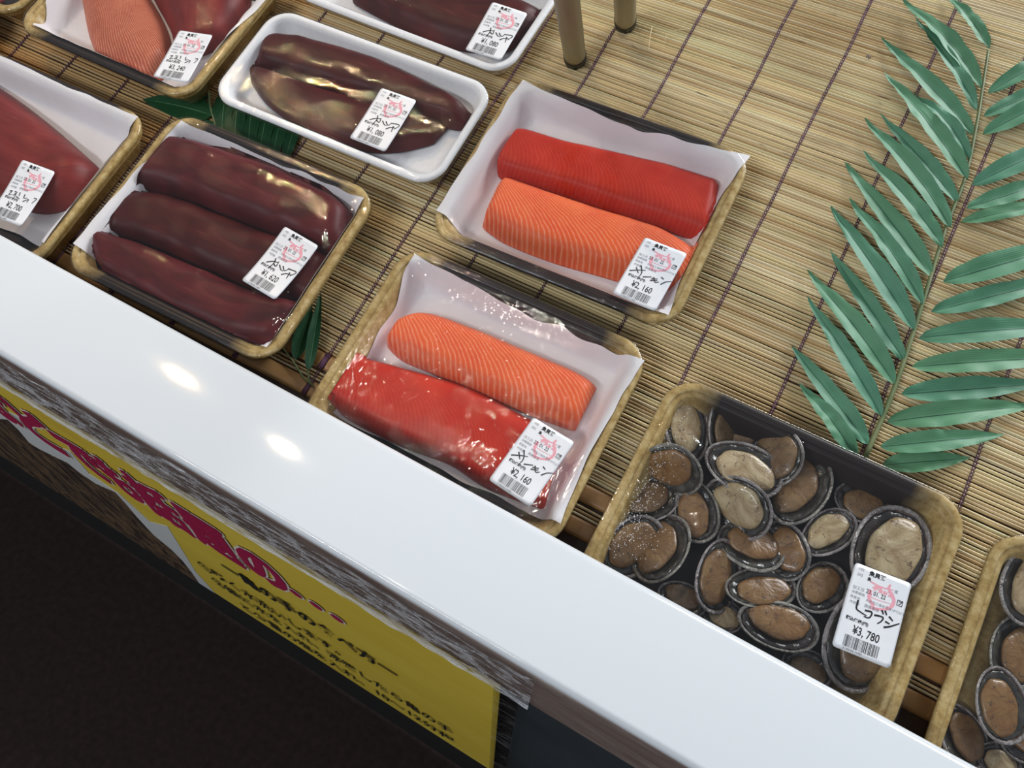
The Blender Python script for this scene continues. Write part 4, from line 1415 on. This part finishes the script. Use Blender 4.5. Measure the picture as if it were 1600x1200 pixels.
# ------------------------------------------------------------------ poster
PY = YO - 0.0012
XR = -0.052
PT, PB = RIMZ - 0.084, RIMZ - 0.560
poster = empty('poster', Matrix.Translation((0, PY, 0)), 'yellow poster with magenta and black Japanese writing on the counter front', 'poster')


def slab(name, poly, mat, y0, parent, th=0.0006):
    n = len(poly)
    vs = [(x, y0, z) for x, z in poly] + [(x, y0 + th, z) for x, z in poly]
    fs = [tuple(range(n)), tuple(range(n, 2 * n))[::-1]] + [(k, n + k, n + (k + 1) % n, (k + 1) % n) for k in range(n)]
    return link_mesh(name, vs, fs, mat, parent, smooth=False)


slab('poster_sheet', [(-1.25, PT), (-1.25, PB), (XR, PB), (XR, PT)], M_YELLOW, 0.0, poster)
# white ground and the printed barnacles
wp = [(-20, 628), (40, 655), (75, 690), (110, 705), (140, 740), (185, 770), (235, 815), (262, 822), (306, 893)]
W3 = [pw(x, y, PY) for x, y in wp]
polyw = W3 + [(W3[-1][0], PB + 0.0005), (-1.2, PB + 0.0005), (-1.2, W3[0][1])]
slab('white_ground', polyw, M_PWHITE, -0.0005, poster, 0.0004)
bp_ = [(-20, 652), (12, 655), (30, 672), (45, 690), (60, 700), (90, 715), (105, 722), (125, 738), (150, 755), (180, 768), (200, 790), (215, 808), (240, 835), (268, 858), (285, 875), (300, 894)]
B3 = [pw(x, y, PY) for x, y in bp_]
polyb = B3 + [(B3[-1][0] - 0.01, PB + 0.001), (-1.19, PB + 0.001), (-1.19, B3[0][1])]
slab('barnacle_picture', polyb, M_BARN, -0.0009, poster, 0.0004)


def poster_text(name, items, mat, y0, fat=0.0):
    """items: body, x0, zc, height of the em, width per character, offset"""
    mb = MB()
    for body, x0, zc, hz, wx, off in items:
        V, F = txt(body, 1.0, off)
        xsz = [q[0] for q in V]
        for_w = max(xsz) - min(xsz)
        sx = wx / for_w
        sh = [(0, 0)] + ([(math.cos(PI * k / 4), math.sin(PI * k / 4)) for k in range(8)] if fat else [])
        for k_, (ax_, az_) in enumerate(sh):
            mb.add([(x0 + (q[0] - min(xsz)) * sx + ax_ * fat, y0 - 0.00003 * k_, RIMZ + zc + q[1] * hz + az_ * fat) for q in V], F)
    return link_mesh(name, mb.v, mb.f, mat, poster, smooth=False)


TITLE = [('な', -0.668, -0.190, 0.100, 0.054, 0.012), ('ど', -0.602, -0.192, 0.100, 0.056, 0.012), ('で', -0.544, -0.196, 0.092, 0.052, 0.012), ('も', -0.490, -0.196, 0.092, 0.038, 0.012),
         ('話', -0.446, -0.196, 0.106, 0.054, 0.004), ('題', -0.386, -0.196, 0.106, 0.056, 0.004), ('の', -0.321, -0.194, 0.100, 0.048, 0.012)]
poster_text('title_outline', TITLE, M_PINKEDGE, -0.0010, 0.0062)
poster_text('title_lettering', TITLE, M_MAGENTA, -0.0014, 0.0034)


def dots(name, r, mat, y0):
    mb = MB()
    for x, z in ((-0.2625, -0.205), (-0.2395, -0.203), (-0.2160, -0.201)):
        n = 20
        mb.add([(x + r * 0.9 * math.cos(2 * PI * k / n), y0, RIMZ + z + r * math.sin(2 * PI * k / n)) for k in range(n)], [tuple(range(n))])
    return link_mesh(name, mb.v, mb.f, mat, poster, smooth=False)


for line in (
    ('一亀の手の食べ方一', -0.385, -0.305, 0.040, 0.222, 0.03),
    ('①軽く水洗いします。', -0.450, -0.392, 0.036, 0.200, 0.018),
    ('②鍋に水を入れ、沸騰したら亀の手', -0.450, -0.447, 0.036, 0.345, 0.018),
    ('と少量の塩を入れ、10～12分程', -0.425, -0.510, 0.036, 0.320, 0.018)):
    poster_text('text_line', [line], M_BLACK, -0.0012)
dots('title_dots_outline', 0.0105, M_PINKEDGE, -0.0011)
dots('title_dots', 0.0080, M_MAGENTA, -0.0014)

# clear sleeve strip beside the poster
sx0, sx1 = XR - 0.004, -0.0355
slv = slab('clear_sleeve', [(sx0, PT + 0.001), (sx0, PB - 0.003), (sx1, PB - 0.003), (sx1, PT + 0.001)], M_SLEEVE, 0, None, 0.0004)
slv.matrix_world = Matrix.Translation((0, PY - 0.0028, 0))
tag(slv, 'strip of clear plastic film hanging along the right edge of the yellow poster', 'sleeve')
